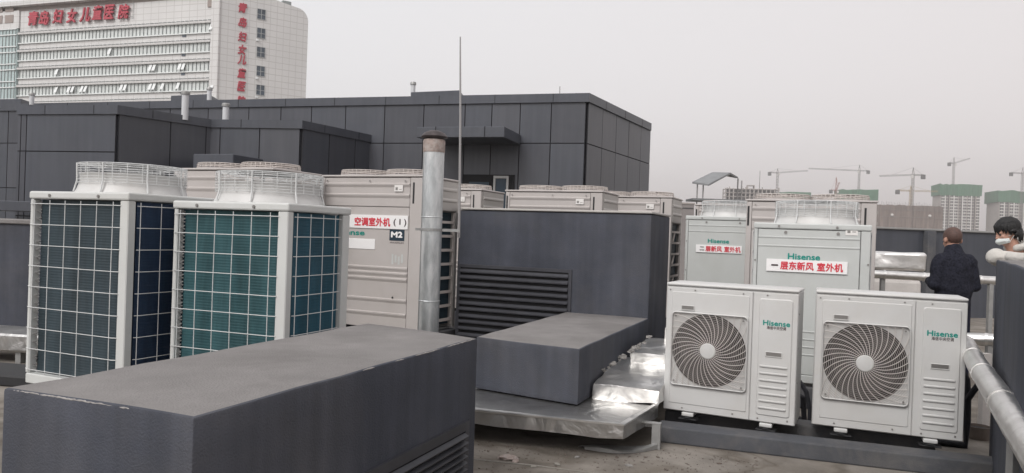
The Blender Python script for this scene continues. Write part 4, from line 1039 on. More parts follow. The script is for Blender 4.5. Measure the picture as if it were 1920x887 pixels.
# two pale signed cabinets on the far side
R2loc = (2.255, 6.956, .23)
Ru2 = single_unit(R2loc, 23.4, 'panel', w=.981, d=.77, h=1.45, white='pale'); tag(Ru2, 'pale grey cabinet signed for floor one, behind the two fan units', 'outdoor unit', SG)
p3 = at_y(1287, 404, 10.3); R3loc = (p3.x, p3.y, p3.z - 1.45)
Ru3 = single_unit(R3loc, 23.0, 'panel', w=.981, d=.77, h=1.45, white='pale'); tag(Ru3, 'pale grey cabinet signed for floor two, beside the louvred block', 'outdoor unit', SG)
row_plinth((R2loc[0], R2loc[1], 0), 23.4, .98, .77, .2, 'low plinth under the pale cabinet signed for floor one')
row_plinth((R3loc[0], R3loc[1], 0), 23, .98, .77, R3loc[2] - .032, 'low plinth under the pale cabinet signed for floor two')
for u, loc, yw, logo, plate, txt in ((Ru2, R2loc, 23.4, (1477, 1538, 481, 482.5), (1437, 1589, 486, 513, 497.5, 501.5), ('一', '层东新风', '室外机', (1446, 1459), (1463, 1526), (1532, 1581))),
                                (Ru3, R3loc, 23.0, (1327, 1367, 451.5, 453), (1305, 1391, 458, 476, 465.5, 468.5), ('二', '层新风', '室外机', (1312, 1321), (1323, 1354), (1358, 1389)))):
    O, ya_ = loc, yw
    xl, xr = fr(logo[0], logo[2])[0], fr(logo[1], logo[3])[0]; zz = fr((logo[0] + logo[1]) / 2, (logo[2] + logo[3]) / 2)[1]
    lettering('Hisense', u, (xl + xr) / 2, zz, xr - xl, (xr - xl) * .21, 'teal', y=.0005, bold=.06, depth=.0015, name='logo')
    xl, xr = fr(plate[0], plate[4])[0], fr(plate[1], plate[5])[0]; zz = fr((plate[0] + plate[1]) / 2, (plate[4] + plate[5]) / 2)[1]
    hh = .112 if u is Ru2 else .105
    mb = MB(); mb.box(xl, xr, -.012, -.004, zz - hh / 2, zz + hh / 2); sp = mb.build('sign_plate', 'plate', u)
    ym = (plate[4] + plate[5]) / 2
    for i, m_ in ((0, 'ink'), (1, 'red'), (2, 'red')):
        a, b = txt[3 + i]; l0, l1 = fr(a, ym)[0], fr(b, ym)[0]
        lettering(txt[i], sp, (l0 + l1) / 2, zz, l1 - l0, {0: (.014 if txt[0] == '一' else .05)}.get(i, .078), m_, y=-.0145, bold=.055, depth=.002)
    q = fr(1597, 434) if u is Ru2 else None
    if q:
        mb = MB(); mb.box(q[0] - .05, q[0] + .05, -.0025, -.0012, q[1] - .035, q[1] + .035); st = mb.build('sticker', 'sticker', u)
        mb = MB(); mb.box(q[0] - .035, q[0] - .01, -.0032, -.0028, q[1] - .015, q[1] + .01); mb.box(q[0] + .005, q[0] + .035, -.0032, -.0028, q[1] - .008, q[1]); mb.build('sticker_print', 'screw', st)
    mb = MB()
    for xx in (.28, .73): mb.lathe([(.014, 0), (.014, -.006)], (.981 * xx, .001, 1.45 - .085), 12, axis='y', cap0=True, cap1=True)
    for xx in (.015, .966):
        for z_ in (.3, .7, 1.1): mb.lathe([(.009, 0), (.009, -.005)], (xx, -.001, z_), 8, axis='y', cap0=True, cap1=True)
    mb.build('panel_screw', 'screw', u)

# the two side fan units in front
def rrect(x0, x1, z0, z1, r, seg=5):
    pts = []
    for cx, cz, a0 in ((x1 - r, z1 - r, 0), (x0 + r, z1 - r, 90), (x0 + r, z0 + r, 180), (x1 - r, z0 + r, 270)):
        for k in range(seg + 1):
            a = R(a0 + 90 * k / seg); pts.append((cx + r * math.cos(a), cz + r * math.sin(a)))
    return pts
def raised(mb, x0, x1, z0, z1, r, y0, y1, inset=.008, hole=None):
    """rounded rectangular panel rising from y0 to y1 (towards -y) with a soft edge; optional round hole"""
    a = rrect(x0, x1, z0, z1, r); b = rrect(x0 + inset, x1 - inset, z0 + inset, z1 - inset, max(.004, r - inset * .4))
    A = [mb.bm.verts.new((x, y0, z)) for x, z in a]; B = [mb.bm.verts.new((x, y1, z)) for x, z in b]; n = len(A)
    for i in range(n): mb.bm.faces.new((A[i], A[(i + 1) % n], B[(i + 1) % n], B[i]))
    if hole is None: mb.bm.faces.new(B)
    return B
def side_fan_unit(loc, yaw, w, d, h):
    o = empty('side_fan_unit', loc, yaw); xs = w * .672
    mb = MB(); mb.box(.0, w, .012, d, .0, h - .022, bev=.006); mb.build('cabinet', 'white', o)
    mb = MB(); mb.box(-.002, w + .003, -.0025, d + .004, h - .022, h, bev=.010, seg=3); autosmooth(mb.build('lid', 'white', o))
    mb = MB(); mb.box(.004, xs - .002, -.001, .0115, .006, h - .034, bev=.004); raised(mb, .045, xs - .022, .06, h - .065, .012, -.0012, .0035 - .009, inset=.005)
    mb.build('fan_panel', 'white', o)
    mb = MB(); mb.box(xs + .002, w - .002, -.001, .0115, .006, h - .034, bev=.004); raised(mb, xs + .045, w - .035, .055, h - .075, .02, -.0012, -.008, inset=.007)
    sp = mb.build('service_panel', 'white', o)
    # ribs of the service panel
    for i in range(7):
        z = .105 + i * .0505
        mb = MB(); mb.box(xs + .062, w - .062, -.017, -.0085, z, z + .016, bev=.006, seg=2); autosmooth(mb.build('rib', 'white', sp), 50)
    for (x0, x1, z0, par) in ((xs + .105, w - .105, h * .515, sp), (.125, .215, h - .185, o)):
        mb = MB(); mb.box(x0 - .006, x1 + .006, -.014, -.0085, z0 - .022, z0 + .019, bev=.003); hf = mb.build('handle', 'white', par)
        mb = MB(); mb.box(x0, x1, -.0155, -.0145, z0 - .012, z0 + .014); mb.build('hollow', 'screw', hf)
    # fan opening and grille
    gx0, gx1, gz0, gz1 = .055, xs - .03, h * .212, h * .775; cx, cz = (gx0 + gx1) / 2, (gz0 + gz1) / 2; r = min(gx1 - gx0, gz1 - gz0) / 2 * .99
    mb = MB(); mb.lathe([(r, -.0092), (r, -.0090), (.02, -.0088)], (cx, 0, cz), 48, axis='y'); cv = mb.build('fan_opening', 'cavity', o)
    mb = MB(); 
    for k in range(3):
        a0 = 2 * math.pi * k / 3 + .4; P = []
        for t in range(9):
            q = t / 8; rad = .1 + (r * .9 - .1) * q; P.append((rad, a0 + q * .35))
        V1 = [mb.bm.verts.new((cx + rr * math.cos(a), -.0105, cz + rr * math.sin(a))) for rr, a in P]; V2 = [mb.bm.verts.new((cx + rr * math.cos(a + 1.1), -.0125, cz + rr * math.sin(a + 1.1))) for rr, a in P]
        for i in range(8): mb.bm.faces.new((V1[i], V1[i + 1], V2[i + 1], V2[i]))
    mb.build('fan_blade', 'fan_grey', o)
    mb = MB(); ro = rrect(gx0, gx1, gz0, gz1, .03, 6); mb.tube([(x, -.024, z) for x, z in ro], .005, 6, closed=True)
    mb.tube([(x, -.013, z) for x, z in ro], .006, 6, closed=True)
    gr = autosmooth(mb.build('fan_grille', 'white', o), 60)
    def clipq(x, z): return min(max(x, gx0), gx1), min(max(z, gz0), gz1)
    def inside(x, z): return gx0 - 1e-4 <= x <= gx1 + 1e-4 and gz0 - 1e-4 <= z <= gz1 + 1e-4
    half = (gx1 - gx0) / 2; rmax = math.hypot(half, (gz1 - gz0) / 2)
    def dome(rr): return -.026 - .012 * max(0, 1 - (rr / (half * 1.1)) ** 2)
    mb = MB()
    for k in range(34):
        a0 = 2 * math.pi * k / 34; pts = []
        for t in range(15):
            q = t / 14; rr = .05 + (rmax - .05) * q; a = a0 + .95 * q ** .85; x, z = cx + rr * math.cos(a), cz + rr * math.sin(a)
            if not inside(x, z): pts.append((*clipq(x, z), )); pts[-1] = (pts[-1][0], -.024, pts[-1][1]); break
            pts.append((x, dome(rr), z))
        mb.tube(pts, .0026, 4, caps=False)
    mb.build('spiral_wires', 'grille', gr)
    mb = MB(); rr = .07
    while rr < rmax - .01:
        seg = []; N = 72
        for k in range(N + 1):
            a = 2 * math.pi * k / N; x, z = cx + rr * math.cos(a), cz + rr * math.sin(a)
            if inside(x, z): seg.append((x, dome(rr) + .003, z))
            else:
                if len(seg) > 1: mb.tube(seg, .0013, 3, caps=False)
                seg = []
        if len(seg) > 1: mb.tube(seg, .0013, 3, caps=False)
        rr += .0130
    mb.build('ring_wires', 'grille', gr)
    mb = MB(); mb.lathe([(.058, -.030), (.060, -.036), (.054, -.044), (.03, -.047)], (cx, 0, cz), 28, axis='y', cap1=True); autosmooth(mb.build('hub', 'white', gr))
    mb = MB()
    for x, z in ((gx0 + .03, gz0 + .03), (gx1 - .03, gz0 + .03), (gx0 + .03, gz1 - .03), (gx1 - .03, gz1 - .03)): mb.lathe([(.007, -.024), (.007, -.032)], (x, 0, z), 8, axis='y', cap0=True, cap1=True)
    mb.build('screw', 'screw', gr)
    mb = MB()
    for x, z in ((.03, h - .055), (.22, h - .05), (xs - .07, h - .052), (xs + .1, h - .052), (.15, .03), (xs - .12, .035), (xs + .06, .03), (w - .05, .035)): mb.lathe([(.006, -.001), (.006, -.005)], (x, 0, z), 8, axis='y', cap0=True, cap1=True)
    mb.build('screw', 'screw', o)
    # side: screws and valve cover
    mb = MB()
    for z in (.3, .55, .8): mb.lathe([(.006, 0), (.006, .004)], (0, 0, 0), 8, axis='y', cap0=True, cap1=True) if False else mb.box(w + .0002, w + .004, .05, .062, z, z + .012)
    mb.build('side_screw', 'screw', o)
    for x in (.17, .74):
        mb = MB(); mb.box(x - .02, x + .07, -.012, d - .02, -.03, -.001, bev=.008, seg=2); ft = mb.build('foot', 'white', o)
        mb = MB(); mb.lathe([(.052, -.046), (.056, -.040), (.044, -.036), (.040, -.0305)], (x + .025, .035, 0), 16, cap0=True, cap1=True); mb.box(x - .045, x + .095, -.012, .09, -.0565, -.0465, bev=.003); mb.build('rubber_mount', 'rubber', ft)
    return o
M['fan_grey'] = mat('grey fan blade', (0.052, 0.043, 0.040), 0.5)
U1loc, U1y = (1.215, 5.79, .177), 26.5
U2loc, U2y = (2.236, 5.452, .177), 22.0
Uu1 = side_fan_unit(U1loc, U1y, .962, .37, .985); tag(Uu1, 'white side fan unit standing beside the crumpled foil duct', 'outdoor unit', 'side fan units on the beams')
Uu2 = side_fan_unit(U2loc, U2y, .962, .37, .985); tag(Uu2, 'white side fan unit standing beside the slanting silver pipe', 'outdoor unit', 'side fan units on the beams')
for u, loc, yw, lg, sb in ((Uu1, U1loc, U1y, (1431, 1482, 605, 608), (1438, 1474, 614, 616.5)), (Uu2, U2loc, U2y, (1738, 1796, 624, 628), (1746, 1788, 634, 637))):
    O, ya_ = loc, yw
    xl, xr = fr(lg[0], lg[2])[0], fr(lg[1], lg[3])[0]; zz = fr((lg[0] + lg[1]) / 2, (lg[2] + lg[3]) / 2)[1]
    lettering('Hisense', u, (xl + xr) / 2, zz, xr - xl, .04, 'teal', y=-.0085, bold=.06, depth=.001, name='logo')
    xl, xr = fr(sb[0], sb[2])[0], fr(sb[1], sb[3])[0]; zz = fr((sb[0] + sb[1]) / 2, (sb[2] + sb[3]) / 2)[1]
    lettering('海信中央空调', u, (xl + xr) / 2, zz, xr - xl, .026, 'ink', y=-.0085, bold=.03, depth=.001, name='logo')

# ------------------------------------------------------------------ flue, rod
fb = at_y(803, 612, 6.9); ft_ = at_y(813, 262, 6.9)
fl = empty('flue_pipe', (fb.x, fb.y, 0)); tag(fl, 'galvanised flue pipe with a rusty mushroom cap', 'flue pipe')
dx = (ft_.x - fb.x) * .35; zt = ft_.z; rr = .098
mb = MB(); mb.tube([(0, 0, 0), (dx * .3, 0, .8), (dx * .6, 0, 1.6), (dx, 0, zt - .075)], rr, 28)
for z in (0.85, 1.62): mb.ring((dx * z / zt, 0, z), rr * 1.0, .005, 28, 5)
autosmooth(mb.build('pipe', 'galv', fl))
mb = MB(); mb.tube([(dx * .98 - rr * .9, -rr * .45, .3), (dx * .98 - rr * .85, -rr * .52, zt - .1)], .003, 4); mb.build('seam', 'steel', fl)
mb = MB(); mb.lathe([(rr * 1.04, zt - .12), (rr * 1.05, zt - .02), (rr * .98, zt)], (dx, 0, 0), 24); autosmooth(mb.build('band', 'rustband', fl))
mb = MB(); mb.lathe([(rr * .8, zt - .005), (rr * 1.22, zt + .018), (rr * 1.25, zt + .028), (rr * .95, zt + .062), (rr * .45, zt + .083), (.01, zt + .088)], (dx, 0, 0), 24, cap0=True, cap1=True); autosmooth(mb.build('cap', 'rust', fl), 50)
# clamp arm to the unit
ca = at_y(788, 430, 6.9); cb = at_y(862, 432, 6.9)
zc_ = ca.z
mb = MB(); mb.lathe([(rr * 1.02, -.012), (rr * 1.06, -.012), (rr * 1.06, .012), (rr * 1.02, .012)], (dx * .6, 0, zc_), 24)
mb.box(rr * 1.05 + dx * .6, cb.x - fb.x, -.02, .0, zc_ - .013, zc_ + .013); mb.box(-rr * 1.5 + dx * .6, -rr * 1.05 + dx * .6, -.02, .0, zc_ - .012, zc_ + .012)
mb.build('clamp', 'steel', fl)
rt, rb = at_y(863, 69, 6.95), at_y(860.5, 446, 6.95)
mb = MB(); dv = rt - rb
mb.tube([dv * 0, dv * .3 + Vector((.004, 0, 0)), dv * .6 + Vector((.006, 0, 0)), dv * .85 + Vector((.002, 0, 0)), dv], [.012, .012, .010, .008, .006], 8)
o = mb.build('lightning_rod', 'rod'); o.location = rb; autosmooth(o); tag(o, 'tall thin steel rod clamped beside the flue pipe', 'lightning rod')

# ------------------------------------------------------------------ foil clad ducts
def crumple(mb, amp, f, seedv=0.0, cuts=9, keep=None):
    bm = mb.bm
    bmesh.ops.subdivide_edges(bm, edges=list(bm.edges), cuts=cuts, use_grid_fill=True)
    from mathutils import noise
    bm.normal_update()
    for v in bm.verts:
        p = v.co * f + Vector((seedv, 0, 0))
        n = noise.noise(p) + .5 * noise.noise(p * 2.3)
        v.co += v.normal * n * amp
    return mb
dfl, dfr = at_z(880, 768, .245), at_z(1170, 797, .245)
du = dfr - dfl; du.z = 0; dyaw = -math.degrees(math.atan2(du.y, du.x))
dct = empty('foil_duct', (dfl.x, dfl.y, 0), dyaw); tag(dct, 'low flat duct wrapped in dull foil in front of the small dark block', 'duct')
DW = du.length
mb = MB()
loc_ = lambda p: Matrix.Rotation(R(dyaw), 3, 'Z') @ (Vector((p.x, p.y, 0)) - Vector((dfl.x, dfl.y, 0)))
e1_ = loc_(at_z(1234, 757, .245)); 
mb.prism([(-.5, 0), (DW, 0), (e1_.x, e1_.y), (e1_.x - .1, e1_.y + .35), (-.5, 1.2)], .145, .243)
crumple(mb, .010, 5.0, 1.0, 8); autosmooth(mb.build('casing', 'foil_dull', dct), 30)
mb = MB(); mb.prism([(-.5, -.006), (DW + .004, -.006), (e1_.x + .006, e1_.y), (e1_.x - .02, e1_.y), (DW - .03, .03), (-.5, .03)], .238, .25)
crumple(mb, .006, 9, 3, 5); autosmooth(mb.build('tape_edge', 'foil', dct), 30)
# stepped crumpled duct climbing beside the block
s0 = at_z(1113, 722, .35); s1 = at_z(1234, 738, .35)
st = empty('foil_duct', (s0.x, s0.y, 0), 20); tag(st, 'bright crumpled foil trunk climbing in steps beside the small dark block', 'duct')
SW = (s1 - s0).length
def trunk(x0, x1, y0, y1, z0, zf, zb, sd_, name):
    mb = MB(); b = mb.bm
    V = [b.verts.new(p) for p in ((x0, y0, z0), (x1, y0, z0), (x1, y1, z0), (x0, y1, z0), (x0, y0, zf), (x1, y0, zf), (x1, y1, zb), (x0, y1, zb))]
    for f in ((3, 2, 1, 0), (4, 5, 6, 7), (0, 1, 5, 4), (1, 2, 6, 5), (2, 3, 7, 6), (3, 0, 4, 7)): b.faces.new([V[i] for i in f])
    crumple(mb, .026, 3.0, sd_, 14); return autosmooth(mb.build(name, 'foil', st), 40)
trunk(0, SW, 0, 1.0, .245, .36, .43, 5, 'casing')
trunk(.12, SW + .08, .85, 1.75, .25, .49, .52, 9, 'casing')
trunk(.32, SW + .10, 1.45, 2.6, .3, .66, .69, 12, 'casing')
# foam crumbs along the joint
mb = MB()
for i in range(44):
    i = random.choice((random.uniform(0, 7), random.uniform(9, 20), random.uniform(14, 26))); p = at_z(1128 + i * 3.6 + random.uniform(-2, 2), 697 - i * 2.55 + random.uniform(-3, 3), .40 + .008 * i); q = Matrix.Rotation(R(20), 3, 'Z') @ (p - Vector((s0.x, s0.y, 0)))
    bmesh.ops.create_icosphere(mb.bm, subdivisions=1, radius=random.uniform(.006, .020), matrix=Matrix.Translation((q.x, q.y, q.z)) @ Matrix.Diagonal((1.3, .8, .7, 1)))
for v in mb.bm.verts: v.co += Vector((random.uniform(-.008, .008), random.uniform(-.008, .008), random.uniform(-.008, .008)))
o = mb.build('foam_sealant', 'foam', st); o['kind'] = 'stuff'
# bracket under the duct corner
q = at_z(1229, 842, 0)
br = empty('duct_bracket', (q.x, q.y, 0), 20); tag(br, 'galvanised angle bracket holding up the corner of the foil duct', 'bracket')
mb = MB(); mb.box(-.03, .03, -.004, .0, 0, .175); mb.box(.026, .03, .0, .05, 0, .175); mb.build('leg', 'steel', br)
mb = MB(); mb.box(-.16, .031, -.006, .05, .176, .182); mb.box(-.16, .031, .046, .05, .14, .1755); mb.build('arm', 'steel', br)
# torn sheet lying below the duct
t0 = at_z(1098, 846, 0)
mb = MB(); prev = None
for i in range(19):
    q = i / 18; p = at_z(1096 + 136 * q, 843 + 10 * math.sin(math.pi * q * .9) - 3 * q, 0); hh = .016 + .012 * math.sin(q * 7) + .012 * q
    back = Vector((-.04, .13 * math.sin(math.pi * q) + .02, 0))
    row = [mb.bm.verts.new((p.x - t0.x, p.y - t0.y, .002)), mb.bm.verts.new((p.x - t0.x, p.y - t0.y, hh)), mb.bm.verts.new((p.x - t0.x + back.x * .3, p.y - t0.y + .03, hh + .004)), mb.bm.verts.new((p.x - t0.x + back.x, p.y - t0.y + .03 + back.y, hh * .4))]
    if prev:
        for k in range(3): mb.bm.faces.new((prev[k], row[k], row[k + 1], prev[k + 1]))
    prev = row
o = mb.build('torn_sheet', 'steel'); o.location = (t0.x, t0.y, 0.001); tag(o, 'bent torn metal sheet lying under the foil duct corner', 'metal sheet')
md = o.modifiers.new('thick', 'SOLIDIFY'); md.thickness = .003
# rubble bits
for i, (px, py, s_, m_) in enumerate(((952, 861, .045, 'rustband'), (966, 866, .03, 'rustband'), (1180, 874, .02, 'foam'), (1082, 858, .018, 'foam'), (1045, 872, .022, 'concrete'), (1000, 876, .016, 'concrete'))):
    p = at_z(px, py, 0); mb = MB(); bmesh.ops.create_icosphere(mb.bm, subdivisions=2, radius=s_)
    for v in mb.bm.verts: v.co = Vector((v.co.x * 1.5, v.co.y * .8, max(-.2 * s_, v.co.z * .45))) * random.uniform(.8, 1.15)
    o = mb.build('rubble_chip', m_); o.location = (p.x, p.y, .2 * s_); o.rotation_euler = (0, 0, i * 1.3)
    tag(o, ['long reddish chip on the deck beside the foreground shaft', 'second reddish chip, shorter, right by the long one', 'pale crumb in the open deck between torn sheet and beam', 'pale crumb just before the torn sheet', 'grey chip in the open deck below the dull foil duct', 'tiny grey chip nearest the picture bottom'][i], 'debris', 'rubble chips on the deck')
# grit swept against the plinths and scattered on the deck
mb = MB()
for i in range(420):
    px = random.uniform(880, 1420); py = random.uniform(838, 900) if i % 3 else 826 + (px - 880) * .06 + random.uniform(0, 22); p = at_z(px, py, 0)
    if p.y > 5.45: continue
    sz = random.uniform(.002, .0065) * (2 if random.random() < .06 else 1)
    bmesh.ops.create_icosphere(mb.bm, subdivisions=1, radius=sz, matrix=Matrix.Translation((p.x, p.y, sz * .35)) @ Matrix.Rotation(random.uniform(0, 6), 4, 'Z') @ Matrix.Diagonal((random.uniform(.8, 2.2), 1, .6, 1)))
tag(mb.build('grit', 'brown'), 'fine dark grit scattered over the deck', 'grit', kind='stuff')
# membrane seam on the deck
mb = MB(); pts = [at_z(x, y, .004) for x, y in ((880, 860), (940, 866), (1000, 872), (1060, 880), (1130, 889))]
mb.tube([(p.x, p.y, .002) for p in pts], .007, 5); tag(mb.build('deck_seam', 'concrete'), 'raised seam line running over the deck', 'seam', kind='structure')

# ------------------------------------------------------------------ silver pipes on the far side
def pipe(name, pts, r, m_, label, cat='pipe', bands=(), group='silver jacketed pipes'):
    o = empty(name, tuple(pts[0])); tag(o, label, cat, group); P = [Vector(p) - Vector(pts[0]) for p in pts]
    fine = [];
    for a, b in zip(P, P[1:]):
        n = max(2, int((b - a).length / .08))
        for i in range(n): fine.append(a.lerp(b, i / n))
    fine.append(P[-1]); rad = [r * (1 + random.uniform(-.014, .014)) for _ in fine]
    mb = MB(); mb.tube(fine, rad, 20); autosmooth(mb.build('jacket', m_, o), 60)
    for f in bands:
        L = sum((b - a).length for a, b in zip(P, P[1:])); t = f * L
        for a, b in zip(P, P[1:]):
            l = (b - a).length
            if t <= l:
                c = a.lerp(b, t / l); dd = (b - a).normalized(); mb = MB(); mb.tube([c - dd * .012, c + dd * .012], r * 1.06, 20); autosmooth(mb.build('band', 'foil', o), 60); break
            t -= l
    return o
pz = .60
pipe('silver_pipe', [at_z(1905, 792, .85) * 1.9 - at_z(1832, 684, .79) * .9, at_z(1905, 792, .85), at_z(1832, 684, .79), at_z(1818, 655, .76), at_z(1812, 643, .75)], .059, 'foil_pipe', 'slanting silver pipe running along the dark wall', bands=(.12, .42, .62, .8))
pa, pb_ = at_y(1795, 634, 7.35), at_y(1905, 640, 7.1)
pipe('silver_pipe', [pa, pb_], .062, 'foil_pipe', 'short low silver pipe crossing behind the slanting one', bands=(.5,))
pa, pb_ = at_y(1600, 512, 9.5), at_y(1900, 528, 9.2)
pipe('silver_pipe', [pa, pb_], .052, 'foil_pipe', 'long level silver pipe at waist height in front of the man', bands=(.2, .45, .8))
# pipe supports: posts to the deck
for px, lab in ((1843, 'pale post carrying the slanting silver pipe'),):
    p = at_z(px, 815, 0); mb = MB(); mb.box(-.03, .03, -.03, .03, 0, .66); mb.box(-.06, .06, -.06, .06, .0005, .012)
    o = mb.build('support_post', 'insul_white'); o.location = (p.x, p.y, 0); tag(o, lab, 'post')
for f_, lab in ((1.0, 'steel post under the slanting silver pipe, below the frame edge'), (1.75, 'steel post under the near end of the slanting silver pipe')):
    p = at_z(1832, 684, .79).lerp(at_z(1905, 792, .85), f_); mb = MB(); mb.box(-.02, .02, -.02, .02, 0, p.z - .062); mb.box(-.06, .06, -.06, .06, .0005, .012)
    o = mb.build('support_post', 'steel'); o.location = (p.x, p.y, 0); tag(o, lab, 'post')
p = at_z(1834, 822, 0)
o = empty('stained_pot', (p.x, p.y, 0)); tag(o, 'round brown stained pot standing under the slanting pipe', 'pot')
mb = MB(); mb.lathe([(.075, 0), (.088, .03), (.085, .085), (.09, .1), (.08, .1), (.07, .05)], seg=24, cap0=True); autosmooth(mb.build('body', 'brown', o), 50)
mb = MB(); mb.lathe([(.072, .08), (.01, .088)], seg=16, cap1=True); mb.build('soil', 'rubber', o)
for px, lab, Y in ((1655, 'post under the level waist high pipe beside the signed cabinet', 9.48), (1858, 'post under the level waist high pipe near the wall', 9.24)):
    p = at_y(px, 515, Y); mb = MB(); mb.box(-.025, .025, -.025, .025, 0, p.z - .05); o = mb.build('support_post', 'steel'); o.location = (p.x, p.y, 0); tag(o, lab, 'post')
for px, lab, Y in ((1855, 'post under the short low silver pipe', 7.2),):
    p = at_y(px, 637, Y); mb = MB(); mb.box(-.025, .025, -.025, .025, 0, p.z - .06); o = mb.build('support_post', 'steel'); o.location = (p.x, p.y, 0); tag(o, lab, 'post')
# foil box duct behind the level pipe, with its pale jacketed trunk
a, b = at_y(1600, 471, 10.3), at_y(1736, 474, 10.0)
o = empty('foil_box_duct', (a.x, a.y, 0), math.degrees(math.atan2(a.y - b.y, b.x - a.x))); tag(o, 'bright foil box duct below the parapet, beside the man', 'duct')
W = (b - a).length; zb_ = at_y(1700, 508, 10.1).z
mb = MB(); mb.box(0, W, 0, .5, zb_, a.z, bev=.02); crumple(mb, .03, 1.6, 4, 10); autosmooth(mb.build('casing', 'foil', o), 50)
mb = MB(); mb.box(.1, W - .03, .04, .46, 0, zb_ - .12, bev=.05, seg=2); mb.build('trunk', 'insul_white', o)
mb = MB(); mb.box(.2, W - .2, .08, .42, zb_ - .1195, zb_ - .005); mb.build('neck', 'rubber', o)
mb = MB(); pts = [(.02 + .28 * math.sin(t * .3), -.06, .55 + .42 * math.cos(t * .3)) for t in range(0, 8)]; mb.tube(pts, .05, 10); autosmooth(mb.build('hose', 'insul', o))
# black insulated refrigerant lines
def line(name, pts, r, label):
    mb = MB(); mb.tube(pts[1:] if False else pts, r, 10); o = mb.build(name, 'insul'); autosmooth(o); tag(o, label, 'pipe', 'black insulated lines'); return o
la, lb_ = at_y(1812, 712, 5.62), at_y(1811, 820, 5.62)
o = line('insulated_line', [at_y(1806, 700, 5.66), la, at_y(1814, 745, 5.6), at_y(1813, 790, 5.6), Vector((lb_.x, lb_.y, .02)), Vector((lb_.x - .3, lb_.y + .1, .03))], .026, 'thick black line dropping behind the edge of the second fan unit')
line('insulated_line', [at_y(1815, 748, 5.58), at_y(1824, 735, 5.55), at_y(1842, 712, 5.5)], .022, 'short black branch reaching up to the slanting silver pipe')
pp_ = [at_y(1499, 715, 6.1), at_y(1512, 735, 6.0), at_y(1519, 770, 5.95), at_y(1516, 805, 5.9)]
line('insulated_line', [Vector(p) for p in pp_] + [Vector((pp_[-1].x - .1, pp_[-1].y + .1, .04))], .018, 'thin black line looping down between the two fan units')
pp_ = [at_y(1493, 740, 6.15), at_y(1506, 745, 6.1), at_y(1508, 790, 6.1)]
line('insulated_line', [Vector(p) for p in pp_] + [Vector((pp_[-1].x, pp_[-1].y + .2, .04))], .022, 'stub of black line close to the first fan unit')
# tilted canopy on thin posts
cy_ = 14.5
c0 = at_y(1298, 341, cy_); c1 = at_y(1341, 321, cy_); c2 = at_y(1392, 333, cy_ + 1.2); 
o = empty('tilted_canopy', (c0.x, cy_, 0)); tag(o, 'small grey tilted canopy on four thin posts', 'canopy')
M['sheet'] = mat('grey roof sheet', (0.20, 0.205, 0.21), 0.5, var=0.15, vscale=6)
mb = MB(); ox = Vector((c0.x, cy_, 0)); a_ = c0 - ox; b_ = c1 - ox + Vector((0, .2, 0)); ln = Vector((.30, .9, -.10)) 
V = [a_, a_ + Vector((.22, -.12, -.04)), b_ + Vector((.27, -.15, 0)), b_, ]
top = [a_, b_, b_ + Vector((.28, -.25, -.02)), a_ + Vector((.26, -.25, -.05))]
vt = [mb.bm.verts.new(p) for p in top]; vb = [mb.bm.verts.new(p - Vector((0, 0, .035))) for p in top]
mb.bm.faces.new(vt); mb.bm.faces.new(list(reversed(vb)))
for i in range(4): mb.bm.faces.new((vt[i], vb[i], vb[(i + 1) % 4], vt[(i + 1) % 4]))
mb.build('roof_sheet', 'sheet', o)
mb = MB(); e_ = top[2]; f_ = at_y(1384, 332, cy_ + .8) - ox; g_ = at_y(1392, 337, cy_ + .8) - ox
vs = [top[1], top[2], f_, f_ + Vector((.02, .5, .06))]; vt = [mb.bm.verts.new(p) for p in vs]; vb = [mb.bm.verts.new(p - Vector((0, 0, .03))) for p in vs]
mb.bm.faces.new(vt); mb.bm.faces.new(list(reversed(vb)))
for i in range(4): mb.bm.faces.new((vt[i], vb[i], vb[(i + 1) % 4], vt[(i + 1) % 4]))
mb.build('roof_sheet', 'sheet', o)
for p in (at_y(1308, 342, cy_), at_y(1319, 341, cy_), at_y(1384, 333, cy_ + .8), at_y(1391, 337, cy_ + 1.1)):
    q = p - ox; mb = MB(); mb.tube([(q.x - .03, q.y, 0), (q.x, q.y, q.z - .02)], .014, 6); mb.build('post', 'rod', o)
mb = MB(); q0_, q1_ = at_y(1297, 373, cy_) - ox, at_y(1402, 372, cy_) - ox; mb.box(q0_.x, q1_.x, -.1, .5, q0_.z - .03, q0_.z + .012); mb.build('shelf', 'sheet', o)

# ------------------------------------------------------------------ people
def capsule(bm, a, b, ra, rb, sx=1.0, sy=1.0, n=18):
    """tapered limb from a to b; sx, sy flatten the section in world x, y"""
    a, b = Vector(a), Vector(b); d = b - a; L = d.length; d = d.normalized() if L > 1e-6 else Vector((0, 0, 1))
    up = Vector((0, 0, 1)) if abs(d.z) < .9 else Vector((0, 1, 0)); u = d.cross(up).normalized(); v = u.cross(d).normalized()
    prof = []
    for k in range(6): t = math.pi / 2 * k / 5; prof.append((-ra * math.cos(t), ra * math.sin(t) + 1e-4))
    for k in range(6): t = math.pi / 2 * k / 5; prof.append((L + rb * math.sin(t), rb * math.cos(t) + 1e-4))
    rings = []
    for s_, r in prof:
        row = []
        for k in range(n):
            t = 2 * math.pi * k / n; off = (u * math.cos(t) + v * math.sin(t)) * r; off = Vector((off.x * sx, off.y * sy, off.z)); row.append(bm.verts.new(a + d * s_ + off))
        rings.append(row)
    for A, B in zip(rings, rings[1:]):
        for k in range(n): bm.faces.new((A[k], A[(k + 1) % n], B[(k + 1) % n], B[k]))
    bm.faces.new(list(reversed(rings[0]))); bm.faces.new(rings[-1])
def ellipsoid(bm, c, r, rot=None, sub=3):
    m_ = Matrix.Translation(c) @ (rot or Matrix.Identity(4)) @ Matrix.Diagonal((*r, 1)); bmesh.ops.create_icosphere(bm, subdivisions=sub, radius=1.0, matrix=m_)
